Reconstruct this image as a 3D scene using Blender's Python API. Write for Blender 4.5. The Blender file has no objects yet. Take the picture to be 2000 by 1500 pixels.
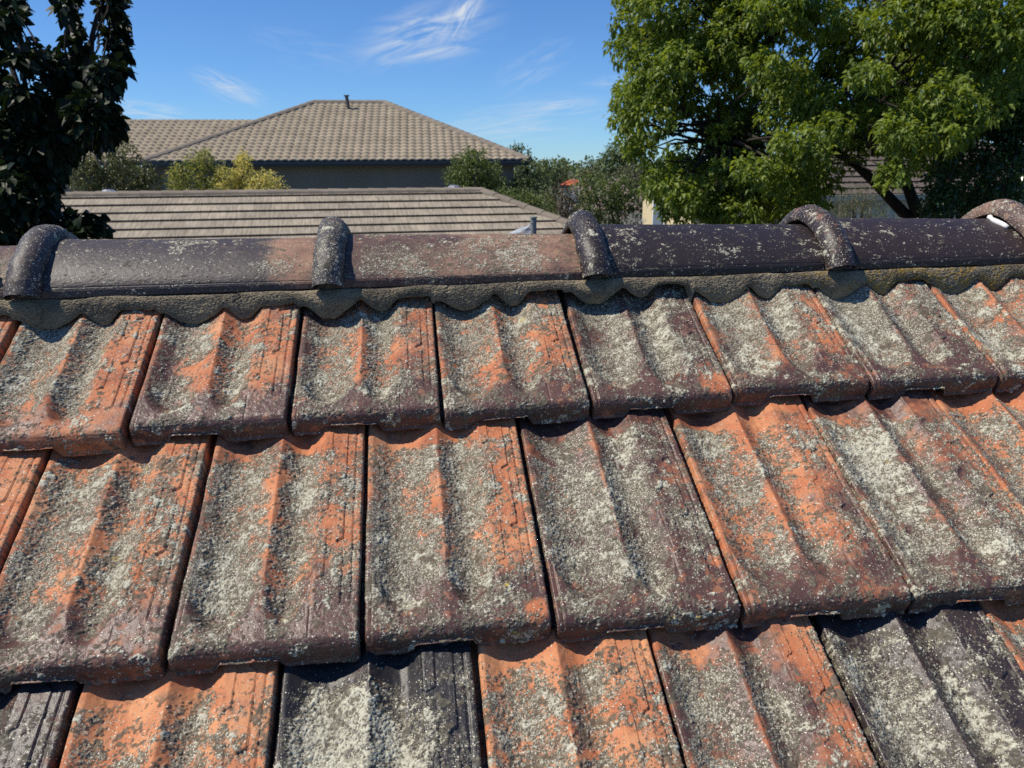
import bpy, math, random
import numpy as np
from mathutils import Matrix, Vector
C = bpy.context.scene.collection
SC = bpy.context.scene

# ------------------------------------------------------------------ camera, sky, sun, exposure
CAM = np.array([0.3955, -1.0570, 0.3555])
YAW, PITCH, F = 0.11861, 0.27051, 1519.1
ROLL_W = math.radians(-0.35)              # roll of the phone
ROLL_R = -0.019375                        # roll of the old roof as seen by the phone
TILT_D = 0.00307
def basis(roll):
    cy, sy, cp, sp = math.cos(YAW), math.sin(YAW), math.cos(PITCH), math.sin(PITCH)
    f = np.array([sy*cp, cy*cp, -sp]); r = np.array([cy, -sy, 0.]); u = np.cross(r, f)
    c, s = math.cos(roll), math.sin(roll)
    return c*r+s*u, -s*r+c*u, f
CR, CU, CF = basis(ROLL_W)
cam_d = bpy.data.cameras.new('camera'); cam = bpy.data.objects.new('camera', cam_d); C.objects.link(cam)
cam_d.sensor_fit = 'HORIZONTAL'; cam_d.sensor_width = 36.0; cam_d.lens = F/2000*36
cam_d.clip_start = 0.05; cam_d.clip_end = 4000
cam_d.dof.use_dof = True; cam_d.dof.focus_distance = 1.02; cam_d.dof.aperture_fstop = cam_d.lens/1.7
cam.matrix_world = Matrix(((CR[0], CU[0], -CF[0], CAM[0]), (CR[1], CU[1], -CF[1], CAM[1]), (CR[2], CU[2], -CF[2], CAM[2]), (0, 0, 0, 1)))
SC.camera = cam
SC.cycles.use_denoising = False
SC.view_settings.view_transform = 'Standard'; SC.view_settings.look = 'None'
SC.view_settings.exposure = 0.08; SC.view_settings.gamma = 1.0

SUN = np.array([-0.55, 0.0, 0.83]); SUN /= np.linalg.norm(SUN)     # towards the sun
world = bpy.data.worlds.new('World'); SC.world = world; world.use_nodes = True
def build_world():
    nt = world.node_tree; nt.nodes.clear(); N = nt.nodes.new; L = nt.links.new
    out = N('ShaderNodeOutputWorld'); bg = N('ShaderNodeBackground'); bg.inputs['Strength'].default_value = 0.11
    sky = N('ShaderNodeTexSky'); sky.sky_type = 'NISHITA'; sky.sun_disc = False
    sky.sun_elevation = math.asin(SUN[2]); sky.sun_rotation = math.atan2(SUN[0], SUN[1])
    sky.air_density = 1.0; sky.dust_density = 0.0; sky.ozone_density = 4.0; sky.altitude = 1200
    # cirrus: a few streaky wisps laid on the sky dome by direction
    tc = N('ShaderNodeTexCoord')
    def wisp(az, el, rx, ry, rot, dens, seed):
        d = Vector((math.sin(az)*math.cos(el), math.cos(az)*math.cos(el), math.sin(el)))
        r = Vector((math.cos(az), -math.sin(az), 0)); u = r.cross(d)
        a, b = math.cos(rot)*r+math.sin(rot)*u, -math.sin(rot)*r+math.cos(rot)*u
        def dot(v, s):
            m = N('ShaderNodeVectorMath'); m.operation = 'DOT_PRODUCT'; m.inputs[1].default_value = v/s
            L(tc.outputs['Generated'], m.inputs[0]); return m.outputs['Value']
        cx = N('ShaderNodeCombineXYZ'); L(dot(a, rx), cx.inputs[0]); L(dot(b, ry), cx.inputs[1])
        cx.inputs[2].default_value = seed
        off = N('ShaderNodeVectorMath'); off.operation = 'SUBTRACT'; off.inputs[1].default_value = (d.dot(a)/rx, d.dot(b)/ry, 0)
        L(cx.outputs[0], off.inputs[0])
        nz = N('ShaderNodeTexNoise'); nz.inputs['Scale'].default_value = 1.7; nz.inputs['Detail'].default_value = 5; nz.inputs['Roughness'].default_value = .55
        nz.inputs['Distortion'].default_value = 0.9
        sc = N('ShaderNodeVectorMath'); sc.operation = 'MULTIPLY'; sc.inputs[1].default_value = (0.9, 1.7, 1); L(off.outputs[0], sc.inputs[0])
        L(sc.outputs[0], nz.inputs['Vector'])
        fl = N('ShaderNodeVectorMath'); fl.operation = 'MULTIPLY'; fl.inputs[1].default_value = (1, 1, 0); L(off.outputs[0], fl.inputs[0])
        ln = N('ShaderNodeVectorMath'); ln.operation = 'LENGTH'; L(fl.outputs[0], ln.inputs[0])
        fall = N('ShaderNodeMapRange'); fall.interpolation_type = 'SMOOTHSTEP'
        fall.inputs[1].default_value = 0.05; fall.inputs[2].default_value = 1.0; fall.inputs[3].default_value = 1; fall.inputs[4].default_value = 0
        L(ln.outputs['Value'], fall.inputs[0])
        dt = N('ShaderNodeVectorMath'); dt.operation = 'DOT_PRODUCT'; dt.inputs[1].default_value = d; L(tc.outputs['Generated'], dt.inputs[0])
        gt = N('ShaderNodeMath'); gt.operation = 'GREATER_THAN'; gt.inputs[1].default_value = 0; L(dt.outputs['Value'], gt.inputs[0])
        mr = N('ShaderNodeMapRange'); mr.interpolation_type = 'SMOOTHSTEP'; mr.inputs[1].default_value = .34; mr.inputs[2].default_value = .76; L(nz.outputs['Fac'], mr.inputs[0])
        m1 = N('ShaderNodeMath'); m1.operation = 'MULTIPLY'; L(mr.outputs[0], m1.inputs[0]); L(fall.outputs[0], m1.inputs[1])
        m2 = N('ShaderNodeMath'); m2.operation = 'MULTIPLY'; m2.inputs[1].default_value = dens; L(m1.outputs[0], m2.inputs[0])
        m3 = N('ShaderNodeMath'); m3.operation = 'MULTIPLY'; L(m2.outputs[0], m3.inputs[0]); L(gt.outputs[0], m3.inputs[1])
        return m3.outputs[0]
    total = None
    for px, py, rx, ry, rot, dens, seed in WISPS:
        D = pix_dir(px, py); D = D/np.linalg.norm(D)
        w = wisp(math.atan2(D[0], D[1]), math.asin(D[2]), rx, ry, rot, dens, seed)
        if total is None: total = w
        else:
            ad = N('ShaderNodeMath'); ad.operation = 'ADD'; ad.use_clamp = True; L(total, ad.inputs[0]); L(w, ad.inputs[1]); total = ad.outputs[0]
    tint = N('ShaderNodeMix'); tint.data_type = 'RGBA'; tint.blend_type = 'MULTIPLY'; tint.inputs[0].default_value = 1
    tint.inputs[7].default_value = (0.53, 0.79, 1.10, 1); L(sky.outputs[0], tint.inputs[6])
    mx = N('ShaderNodeMix'); mx.data_type = 'RGBA'; mx.inputs[7].default_value = (5.6, 6.2, 7.0, 1)
    L(total, mx.inputs[0]); L(tint.outputs[2], mx.inputs[6])
    L(mx.outputs[2], bg.inputs['Color']); L(bg.outputs[0], out.inputs[0])
def pix_dir(px, py): return CF + CR*(px-1000)/F + CU*(750-py)/F
WISPS = [(835, 70, .115, .045, .25, .95, 1.0), (905, 25, .06, .022, .95, .8, 5.0), (450, 172, .055, .020, -.35, .75, 2.0), (290, 218, .06, .016, -.12, .7, 3.0),
         (1020, 235, .15, .035, .15, .6, 4.0), (1090, 210, .07, .014, .12, .5, 8.0), (1040, 130, .07, .03, .5, .3, 6.0), (600, 95, .08, .03, -.2, .22, 7.0), (1190, 160, .05, .01, 0, .3, 9.0)]
build_world()
sun_d = bpy.data.lights.new('sun', 'SUN'); sun_d.energy = 4.9; sun_d.angle = math.radians(0.53); sun_d.color = (1, .92, .79)
sun = bpy.data.objects.new('sun', sun_d); C.objects.link(sun)
sun.rotation_euler = Vector(SUN).to_track_quat('Z', 'Y').to_euler()

# ------------------------------------------------------------------ helpers
def at(px, py, dist):
    """world point on the line of sight through a pixel at a given depth"""
    return CAM + pix_dir(px, py)*dist
def at_z(px, py, z):
    d = pix_dir(px, py); return CAM + d*((z-CAM[2])/d[2])
def at_plane(px, py, p0, n):
    d = pix_dir(px, py); return CAM + d*((np.dot(np.array(p0)-CAM, n))/np.dot(d, n))
# the roof frame: the old ridge is a touch out of level
fr, fu, ff = basis(ROLL_R)
Rf = np.array([fr, fu, ff]).T; Rw = np.array([CR, CU, CF]).T
MR = Rw @ Rf.T
def roofpt(P): return (np.asarray(P)-CAM) @ MR.T + CAM
PR = 0.54036                                # roof pitch
DN = np.array([0, -math.cos(PR), -math.sin(PR)])   # down the slope
NN = np.array([0, -math.sin(PR), math.cos(PR)])    # off the slope
GAUGE, TW = 0.332, 0.21

def tag(o, label=None, cat=None, group=None, kind=None):
    if label: o['label'] = label
    if cat: o['category'] = cat
    if group: o['group'] = group
    if kind: o['kind'] = kind
    return o
def link(name, me, mat=None, parent=None):
    o = bpy.data.objects.new(name, me); C.objects.link(o)
    if mat is not None: me.materials.append(mat)
    if parent is not None: o.parent = parent; o.matrix_parent_inverse = parent.matrix_world.inverted()
    return o
def empty(name, loc):
    o = bpy.data.objects.new(name, None); C.objects.link(o); o.location = Vector(loc); o.empty_display_size = .1
    o.matrix_world = Matrix.Translation(Vector(loc)); return o
def mesh_np(name, V, faces, smooth=True):
    """V (n,3), faces (m,k) array of one polygon size"""
    me = bpy.data.meshes.new(name); V = np.ascontiguousarray(V, np.float32); faces = np.ascontiguousarray(faces, np.int32)
    m, k = faces.shape
    me.vertices.add(len(V)); me.vertices.foreach_set('co', V.ravel())
    me.loops.add(m*k); me.loops.foreach_set('vertex_index', faces.ravel())
    me.polygons.add(m); me.polygons.foreach_set('loop_start', np.arange(0, m*k, k, dtype=np.int32))
    me.polygons.foreach_set('loop_total', np.full(m, k, np.int32))
    me.polygons.foreach_set('use_smooth', np.full(m, smooth, bool))
    me.update(); me.validate(); return me
def add_attr(me, name, A):
    a = me.attributes.new(name, 'FLOAT_COLOR', 'POINT'); A = np.asarray(A, np.float32)
    if A.shape[1] == 3: A = np.concatenate([A, np.ones((len(A), 1), np.float32)], 1)
    a.data.foreach_set('color', np.ascontiguousarray(A).ravel())
def grid_faces(nr, nc):
    i = np.arange(nr-1)[:, None]*nc + np.arange(nc-1)[None]
    return np.stack([i, i+1, i+nc+1, i+nc], -1).reshape(-1, 4)
def mesh_polys(name, V, polys, smooth=False):
    me = bpy.data.meshes.new(name); me.from_pydata([tuple(map(float, v)) for v in V], [], polys)
    if smooth: me.polygons.foreach_set('use_smooth', [True]*len(me.polygons))
    me.update(); return me
class MB:
    def __init__(s): s.v, s.f = [], []
    def poly(s, pts):
        b = len(s.v); s.v += [np.asarray(p, float) for p in pts]; s.f.append(list(range(b, b+len(pts))))
    def box(s, c, ax, ay, az):
        c, ax, ay, az = (np.asarray(q, float) for q in (c, ax, ay, az)); b = len(s.v)
        for i in (-1, 1):
            for j in (-1, 1):
                for k in (-1, 1): s.v.append(c+i*ax+j*ay+k*az)
        for f in ((0, 1, 3, 2), (4, 6, 7, 5), (0, 4, 5, 1), (2, 3, 7, 6), (0, 2, 6, 4), (1, 5, 7, 3)): s.f.append([b+q for q in f])
    def tube(s, pts, rad, n=8, cap=True):
        pts = [np.asarray(p, float) for p in pts]; rad = rad if hasattr(rad, '__len__') else [rad]*len(pts); rings = []
        for i, p in enumerate(pts):
            t = pts[min(i+1, len(pts)-1)]-pts[max(i-1, 0)]; t = t/(np.linalg.norm(t)+1e-9)
            a = np.cross(t, [0, 0, 1.]) if abs(t[2]) < .9 else np.cross(t, [1., 0, 0]); a /= np.linalg.norm(a); c = np.cross(t, a)
            rings.append(len(s.v))
            for k in range(n):
                q = 2*math.pi*k/n; s.v.append(p+rad[i]*(math.cos(q)*a+math.sin(q)*c))
        for i in range(len(pts)-1):
            for k in range(n): s.f.append([rings[i]+k, rings[i]+(k+1) % n, rings[i+1]+(k+1) % n, rings[i+1]+k])
        if cap: s.f.append([rings[0]+k for k in range(n)][::-1]); s.f.append([rings[-1]+k for k in range(n)])
    def build(s, name, mat, parent=None, smooth=False): return link(name, mesh_polys(name, s.v, s.f, smooth), mat, parent)
def sstep(a, b, x):
    t = np.clip((x-a)/(b-a), 0, 1); return t*t*(3-2*t)

def new_mat(name):
    m = bpy.data.materials.new(name); m.use_nodes = True; nt = m.node_tree
    return m, nt, nt.nodes['Principled BSDF']
def simple_mat(name, col, rough=.7, var=.25, scale=8, bump=0., spec=.3, metal=0, bscale=None, stretch=None):
    m, nt, b = new_mat(name); N = nt.nodes.new; L = nt.links.new
    tc = N('ShaderNodeTexCoord'); nz = N('ShaderNodeTexNoise'); nz.inputs['Scale'].default_value = scale; nz.inputs['Detail'].default_value = 6
    src = tc.outputs['Object']
    if stretch:
        mp = N('ShaderNodeMapping'); mp.inputs['Scale'].default_value = stretch; L(src, mp.inputs[0]); src = mp.outputs[0]
    L(src, nz.inputs['Vector'])
    r = N('ShaderNodeValToRGB'); c = np.array(col)
    r.color_ramp.elements[0].position = .3; r.color_ramp.elements[1].position = .7
    r.color_ramp.elements[0].color = (*np.clip(c*(1-var), 0, 1), 1); r.color_ramp.elements[1].color = (*np.clip(c*(1+var), 0, 1), 1)
    L(nz.outputs['Fac'], r.inputs[0]); L(r.outputs[0], b.inputs['Base Color'])
    b.inputs['Roughness'].default_value = rough; b.inputs['Specular IOR Level'].default_value = spec; b.inputs['Metallic'].default_value = metal
    if bump:
        n2 = N('ShaderNodeTexNoise'); n2.inputs['Scale'].default_value = bscale or scale*6; n2.inputs['Detail'].default_value = 5; L(src, n2.inputs['Vector'])
        bp = N('ShaderNodeBump'); bp.inputs['Strength'].default_value = bump; bp.inputs['Distance'].default_value = .01
        L(n2.outputs['Fac'], bp.inputs['Height']); L(bp.outputs[0], b.inputs['Normal'])
    return m

# ------------------------------------------------------------------ weathered clay: one material driven by wear masks
def clay_material(name, rough_glaze=.38, stops=((.30, .085, .038), (.49, .165, .068), (.60, .27, .125)), black=(.026, .024, .026)):
    """mask 'wear' = (glaze, crust, flake); mask 'skin' = (tone, blackness, flake tone, yellow)"""
    m, nt, b = new_mat(name); N = nt.nodes.new; L = nt.links.new
    def attr(n):
        a = N('ShaderNodeAttribute'); a.attribute_name = n; s = N('ShaderNodeSeparateColor'); L(a.outputs['Color'], s.inputs[0]); return s.outputs, a.outputs['Alpha']
    (wg, wc, wf), wy = attr('wear'); (st, sb, sf), sa = attr('skin')
    tc = N('ShaderNodeTexCoord')
    def noise(scale, detail=4, rough=.6):
        n = N('ShaderNodeTexNoise'); n.inputs['Scale'].default_value = scale; n.inputs['Detail'].default_value = detail; n.inputs['Roughness'].default_value = rough
        L(tc.outputs['Object'], n.inputs['Vector']); return n.outputs['Fac']
    def mix(f, a, c, blend='MIX'):
        q = N('ShaderNodeMix'); q.data_type = 'RGBA'; q.blend_type = blend
        if isinstance(f, float): q.inputs[0].default_value = f
        else: L(f, q.inputs[0])
        for v, i in ((a, 6), (c, 7)):
            if isinstance(v, tuple): q.inputs[i].default_value = (*v, 1)
            else: L(v, q.inputs[i])
        return q.outputs[2]
    def ramp(f, *stops):
        r = N('ShaderNodeValToRGB'); e = r.color_ramp.elements
        while len(e) < len(stops): e.new(.5)
        for q, (p, c) in zip(e, stops): q.position = p; q.color = (*c, 1)
        L(f, r.inputs[0]); return r.outputs[0]
    fine = noise(900, 3); mid = noise(160, 5)
    orange = ramp(st, (0.0, stops[0]), (.5, stops[1]), (1.0, stops[2]))
    glaze = mix(sb, ramp(st, (0, (.066, .034, .030)), (1, (.125, .064, .052))), black)
    col = mix(wg, orange, glaze)
    speck = ramp(fine, (.3, (.72, .72, .72)), (.7, (1.2, 1.2, 1.2)))
    col = mix(.55, col, speck, 'MULTIPLY')
    crust = ramp(mid, (.3, (.052, .045, .030)), (.55, (.115, .102, .072)), (.75, (.21, .19, .14)))
    col = mix(wc, col, crust)
    flake = ramp(sf, (0, (.09, .08, .058)), (.35, (.22, .20, .15)), (.7, (.37, .35, .27)), (1, (.50, .49, .385)))
    flake = mix(wy, flake, (.5, .36, .04))
    # the finest crumbs of lichen between the modelled flakes
    def grains(scale, gain, stops):
        vo = N('ShaderNodeTexVoronoi'); vo.inputs['Scale'].default_value = scale; L(tc.outputs['Object'], vo.inputs['Vector'])
        sp = N('ShaderNodeSeparateColor'); L(vo.outputs['Color'], sp.inputs[0])
        ml = N('ShaderNodeMath'); ml.operation = 'MULTIPLY'; ml.inputs[1].default_value = gain; L(sa, ml.inputs[0])
        lt = N('ShaderNodeMath'); lt.operation = 'LESS_THAN'; L(sp.outputs[0], lt.inputs[0]); L(ml.outputs[0], lt.inputs[1])
        rd = N('ShaderNodeMapRange'); rd.inputs[1].default_value = .62; rd.inputs[2].default_value = .48; L(vo.outputs['Distance'], rd.inputs[0])
        m_ = N('ShaderNodeMath'); m_.operation = 'MULTIPLY'; L(lt.outputs[0], m_.inputs[0]); L(rd.outputs[0], m_.inputs[1])
        return m_.outputs[0], ramp(sp.outputs[1], *stops)
    f1, c1 = grains(980, .62, ((0, (.045, .04, .028)), (.45, (.13, .115, .08)), (.62, (.30, .275, .21)), (1, (.46, .43, .33))))
    f2, c2 = grains(560, .62, ((0, (.04, .036, .026)), (.30, (.12, .105, .075)), (.5, (.31, .29, .22)), (1, (.66, .63, .50))))
    col = mix(f1, col, c1); col = mix(f2, col, c2)
    col = mix(wf, col, flake)
    L(col, b.inputs['Base Color'])
    mx = N('ShaderNodeMath'); mx.operation = 'MAXIMUM'; L(wc, mx.inputs[0]); L(wf, mx.inputs[1])
    r1 = N('ShaderNodeMapRange'); r1.inputs[3].default_value = .78; r1.inputs[4].default_value = rough_glaze; L(wg, r1.inputs[0])
    r2 = N('ShaderNodeMix'); L(mx.outputs[0], r2.inputs[0]); L(r1.outputs[0], r2.inputs[2]); r2.inputs[3].default_value = .92
    L(r2.outputs[0], b.inputs['Roughness'])
    b.inputs['Specular IOR Level'].default_value = .45
    bp = N('ShaderNodeBump'); bp.inputs['Strength'].default_value = .35; bp.inputs['Distance'].default_value = .0012
    L(noise(650, 4), bp.inputs['Height']); L(bp.outputs[0], b.inputs['Normal'])
    return m
M_CLAY = clay_material('weathered_clay')
M_CAP_DARK = clay_material('dark_ridge_clay', .46, ((.10, .045, .035), (.20, .085, .06), (.33, .14, .09)), (.017, .0145, .0165))
M_CAP = clay_material('ridge_clay', .50, ((.19, .105, .078), (.28, .160, .108), (.38, .235, .15)), (.042, .038, .040))

# grid noise: filtered white noise, unit variance, size in metres
def gnoise(rng, shape, step, size, ax=1.0):
    w = rng.standard_normal(shape)
    ky = np.fft.fftfreq(shape[0])[:, None]; kx = np.fft.rfftfreq(shape[1])[None]
    s = size/step
    g = np.exp(-2*(math.pi**2)*((ky*s*.42*ax)**2+(kx*s*.42)**2))
    o = np.fft.irfft2(np.fft.rfft2(w)*g, s=shape); return (o-o.mean())/(o.std()+1e-9)
def fnoise(rng, shape, step, size, octv=4, gain=.6):
    o = 0; a = 1
    for k in range(octv): o = o+a*gnoise(rng, shape, step, size/2**k); a *= gain
    return o/o.std()
def flakes(rng, prob, step, n, rmin, rmax, hgt):
    """lichen flakes: scatter little domes where prob allows; returns height and brightness"""
    nr, nc = prob.shape; H = np.zeros(nr*nc); T = np.zeros(nr*nc)
    cy = rng.uniform(0, nr-1, n); cx = rng.uniform(0, nc-1, n)
    keep = rng.random(n) < prob[cy.astype(int), cx.astype(int)]; cy, cx = cy[keep], cx[keep]; n = len(cy)
    r = (rmin+(rmax-rmin)*rng.random(n)**2.2)/step; tone = rng.random(n)
    R = int(math.ceil(rmax/step))
    iy, ix = np.round(cy).astype(int), np.round(cx).astype(int)
    asp = rng.uniform(.65, 1.5, n); ca = rng.uniform(0, math.pi, n); co, si = np.cos(ca), np.sin(ca)
    for dy in range(-R, R+1):
        for dx in range(-R, R+1):
            y, x = iy+dy, ix+dx; ey, ex = y-cy, x-cx
            a, b_ = ex*co+ey*si, -ex*si+ey*co
            q = 1-((a*asp)**2+(b_/asp)**2)/(r*r)
            ok = (q > 0) & (y >= 0) & (y < nr) & (x >= 0) & (x < nc)
            idx = y[ok]*nc+x[ok]; h = hgt*(.35+.65*tone[ok])*np.sqrt(q[ok])*(r[ok]*step/rmax)**.55
            np.maximum.at(H, idx, h)
            np.maximum.at(T, idx, tone[ok]*.999*(h >= 0))
    return H.reshape(nr, nc), T.reshape(nr, nc)

def wear_masks(rng, shape, step, U, V, spec, pan, face):
    """wear masks on a tile grid. U,V in 0..1; pan 0..1 where water lies; face 1 on the nose"""
    def blobs(lst):
        o = np.zeros(shape)
        for bl in lst:
            u0, v0, ru, rv, a = bl
            o = o+a*np.exp(-(((U-u0)/ru)**2+((V-v0)/rv)**2)*1.2)
        return o
    g = spec['glaze'] + blobs(spec.get('gb', ())) + .16*fnoise(rng, shape, step, .05, 3) + .06*gnoise(rng, shape, step, .006)
    g = g + .08 + (spec.get('nose', .35)*1.15+.10)*sstep(.40, .10, V)
    glaze = sstep(.18, .86, g+.03*rng.standard_normal(shape))
    edgewear = sstep(1.35, 2.2, gnoise(rng, shape, step, .011)+.5*gnoise(rng, shape, step, .003))
    glaze = glaze*(1-.85*edgewear*spec.get('chip', .5))
    bare = sstep(spec.get('bare', .93)+.05, spec.get('bare', .93)-.04, V + .022*gnoise(rng, shape, step, .03))
    n1 = fnoise(rng, shape, step, .045, 4, .75); n2 = fnoise(rng, shape, step, .012, 3, .8)
    d = spec['lichen'] - .05 + .30*pan + spec.get('calm', 1)*(.19*n1 + .08*n2) + blobs(spec.get('lb', ()))
    d = d - .16*face - .24*sstep(.27, .14, V)*(1-face*.5)*spec.get('clean', 1) - .27*np.exp(-((U-.452)/.020)**2)*spec.get('rib', 1) - .22*sstep(.045, .02, U)*spec.get('rib', 1)
    d = (d + .06)*bare
    crust = sstep(.38, .66, d + .17*gnoise(rng, shape, step, .0045) + .22*gnoise(rng, shape, step, .0019)) * sstep(.02, .2, bare)
    dens = sstep(.22, .95, d)*bare
    thin = .012*bare*(.3+d.clip(0, 1))
    H1, T1 = flakes(rng, np.clip(dens*.72+thin, 0, 1), step, 36000, .0007, .0016, .0011)
    thickd = blobs(spec.get('thick', ())) + .20*spec.get('calm', 1)*n1 + .24*n2 - .05
    thick = sstep(.38, .52, thickd)*bare
    H2, T2 = flakes(rng, thick*.92, step, 22000, .0009, .0022, .0019)
    H = np.maximum(H1, H2); T = np.where(H2 > H1, .30+.62*T2, T1*.88)
    H = np.where(H > 0, H + .0003*rng.standard_normal(shape).clip(-1.5, 1.5), 0)
    flake = sstep(.0003, .0007, H)
    # near-black crust spots
    bs = sstep(1.9, 2.3, gnoise(rng, shape, step, .013)+.9*gnoise(rng, shape, step, .004)+.4*gnoise(rng, shape, step, .0018)+spec.get('spots', 0)*1.3)*bare
    crust = np.maximum(crust, .95*bs*(1-thick))
    H = H + crust*(.00055+.00035*gnoise(rng, shape, step, .003)) + .00012*gnoise(rng, shape, step, .004)
    flake = flake*(1-.75*bs)
    tone = np.clip(.5+.16*fnoise(rng, shape, step, .03, 4)+spec.get('tone', 0), 0, 1)
    black = np.full(shape, spec.get('black', 0.)) + 0*U
    ftone = np.clip(T*.85+.10*n2+.12*spec.get('pale', 0)+.12*(thick > .5), 0, 1)
    yel = sstep(2.2, 2.6, gnoise(rng, shape, step, .012)+1.5*face-.4)*sstep(.0006, .0012, H)*spec.get('yellow', .5)
    return np.stack([glaze, crust*.93, flake, yel], -1).reshape(-1, 4), np.stack([tone, black, ftone, np.clip(dens*.85+.15*thick+spec.get('crumb', .15)+.07*n2, 0, 1)*(1-bs)*(1-.45*sstep(.24, .12, V)*spec.get('clean', 1))*bare.clip(.12, 1)], -1).reshape(-1, 4), H

# ------------------------------------------------------------------ clay roof tile
def tile_profile(u):
    """cross section, 0 = plateau level, metres; u = 0..1"""
    xp = np.array([0, .012, .035, .055, .085, .13, .19, .25, .31, .37, .415, .438, .450, .459, .469, .50, .535, .575, .615, .655, .69, .72, .74, 1.0])
    hp = np.array([-.0055, -.0048, -.0052, -.0078, -.0115, -.0165, -.019, -.0185, -.0155, -.010, -.0048, -.0020, -.0004, -.0004, -.0020, -.0066, -.0112, -.0148, -.0158, -.0128, -.0066, -.0016, -.0002, 0])
    # smooth the polyline
    uu = np.linspace(0, 1, 601); y = np.interp(uu, xp, hp); k = np.hanning(15); k /= k.sum()
    y = np.convolve(np.pad(y, 7, 'edge'), k, 'valid'); return 1.06*np.interp(u, uu, y)
TILT = 0.084
def tile_top(u, v, tilt=TILT, relief=True):
    """height of the weathered face above the nose-bottom plane; v metres up from the nose"""
    p = tile_profile(u)
    ve = .010 + .085*np.clip(np.abs(u-.455)/.05, 0, 1)*0
    # pans close in rounded ends above the nose
    c = np.where(u < .455, (u-.235)/.225, (u-.585)/.135)
    ve = .034 + np.where(u < .455, .060, .052)*np.clip(np.abs(c), 0, 1.15)**2.2
    k = sstep(ve-.013, ve+.018, v)
    inpan = (u > .04) & (u < .73)
    p = np.where(inpan, p*(.10+.90*k), p)
    # the central rib fans out where the pans end
    n = .0365 - tilt*v + p
    if relief:
        sv = sstep(.045, .06, v)
        def saw(off, u0, skew): return ((v+off+skew*(u-u0)*TW) / .098) % 1.0
        z1 = saw(.02, .79, .9); z2 = saw(.065, .89, .9)
        b1 = .795 - .040*sstep(.16, 0, z1); b2 = .895 - .040*sstep(.16, 0, z2)
        h = np.where(u < b1, .0018+.0014*(1-z1), np.where(u < b2, .0004+.0016*(1-z2), -.0010))
        h = np.where(u < .725, 0, h)*sstep(.722, .735, u)
        g = -.0018*np.exp(-((u-.955)/.008)**2)
        n = n + sv*(h+np.where(u > .9, g, 0))
    return n
def nose_bottom(u):
    return .0195*(sstep(.215, .275, u)-sstep(.565, .615, u)) + .0008*np.sin(u*9)

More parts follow.
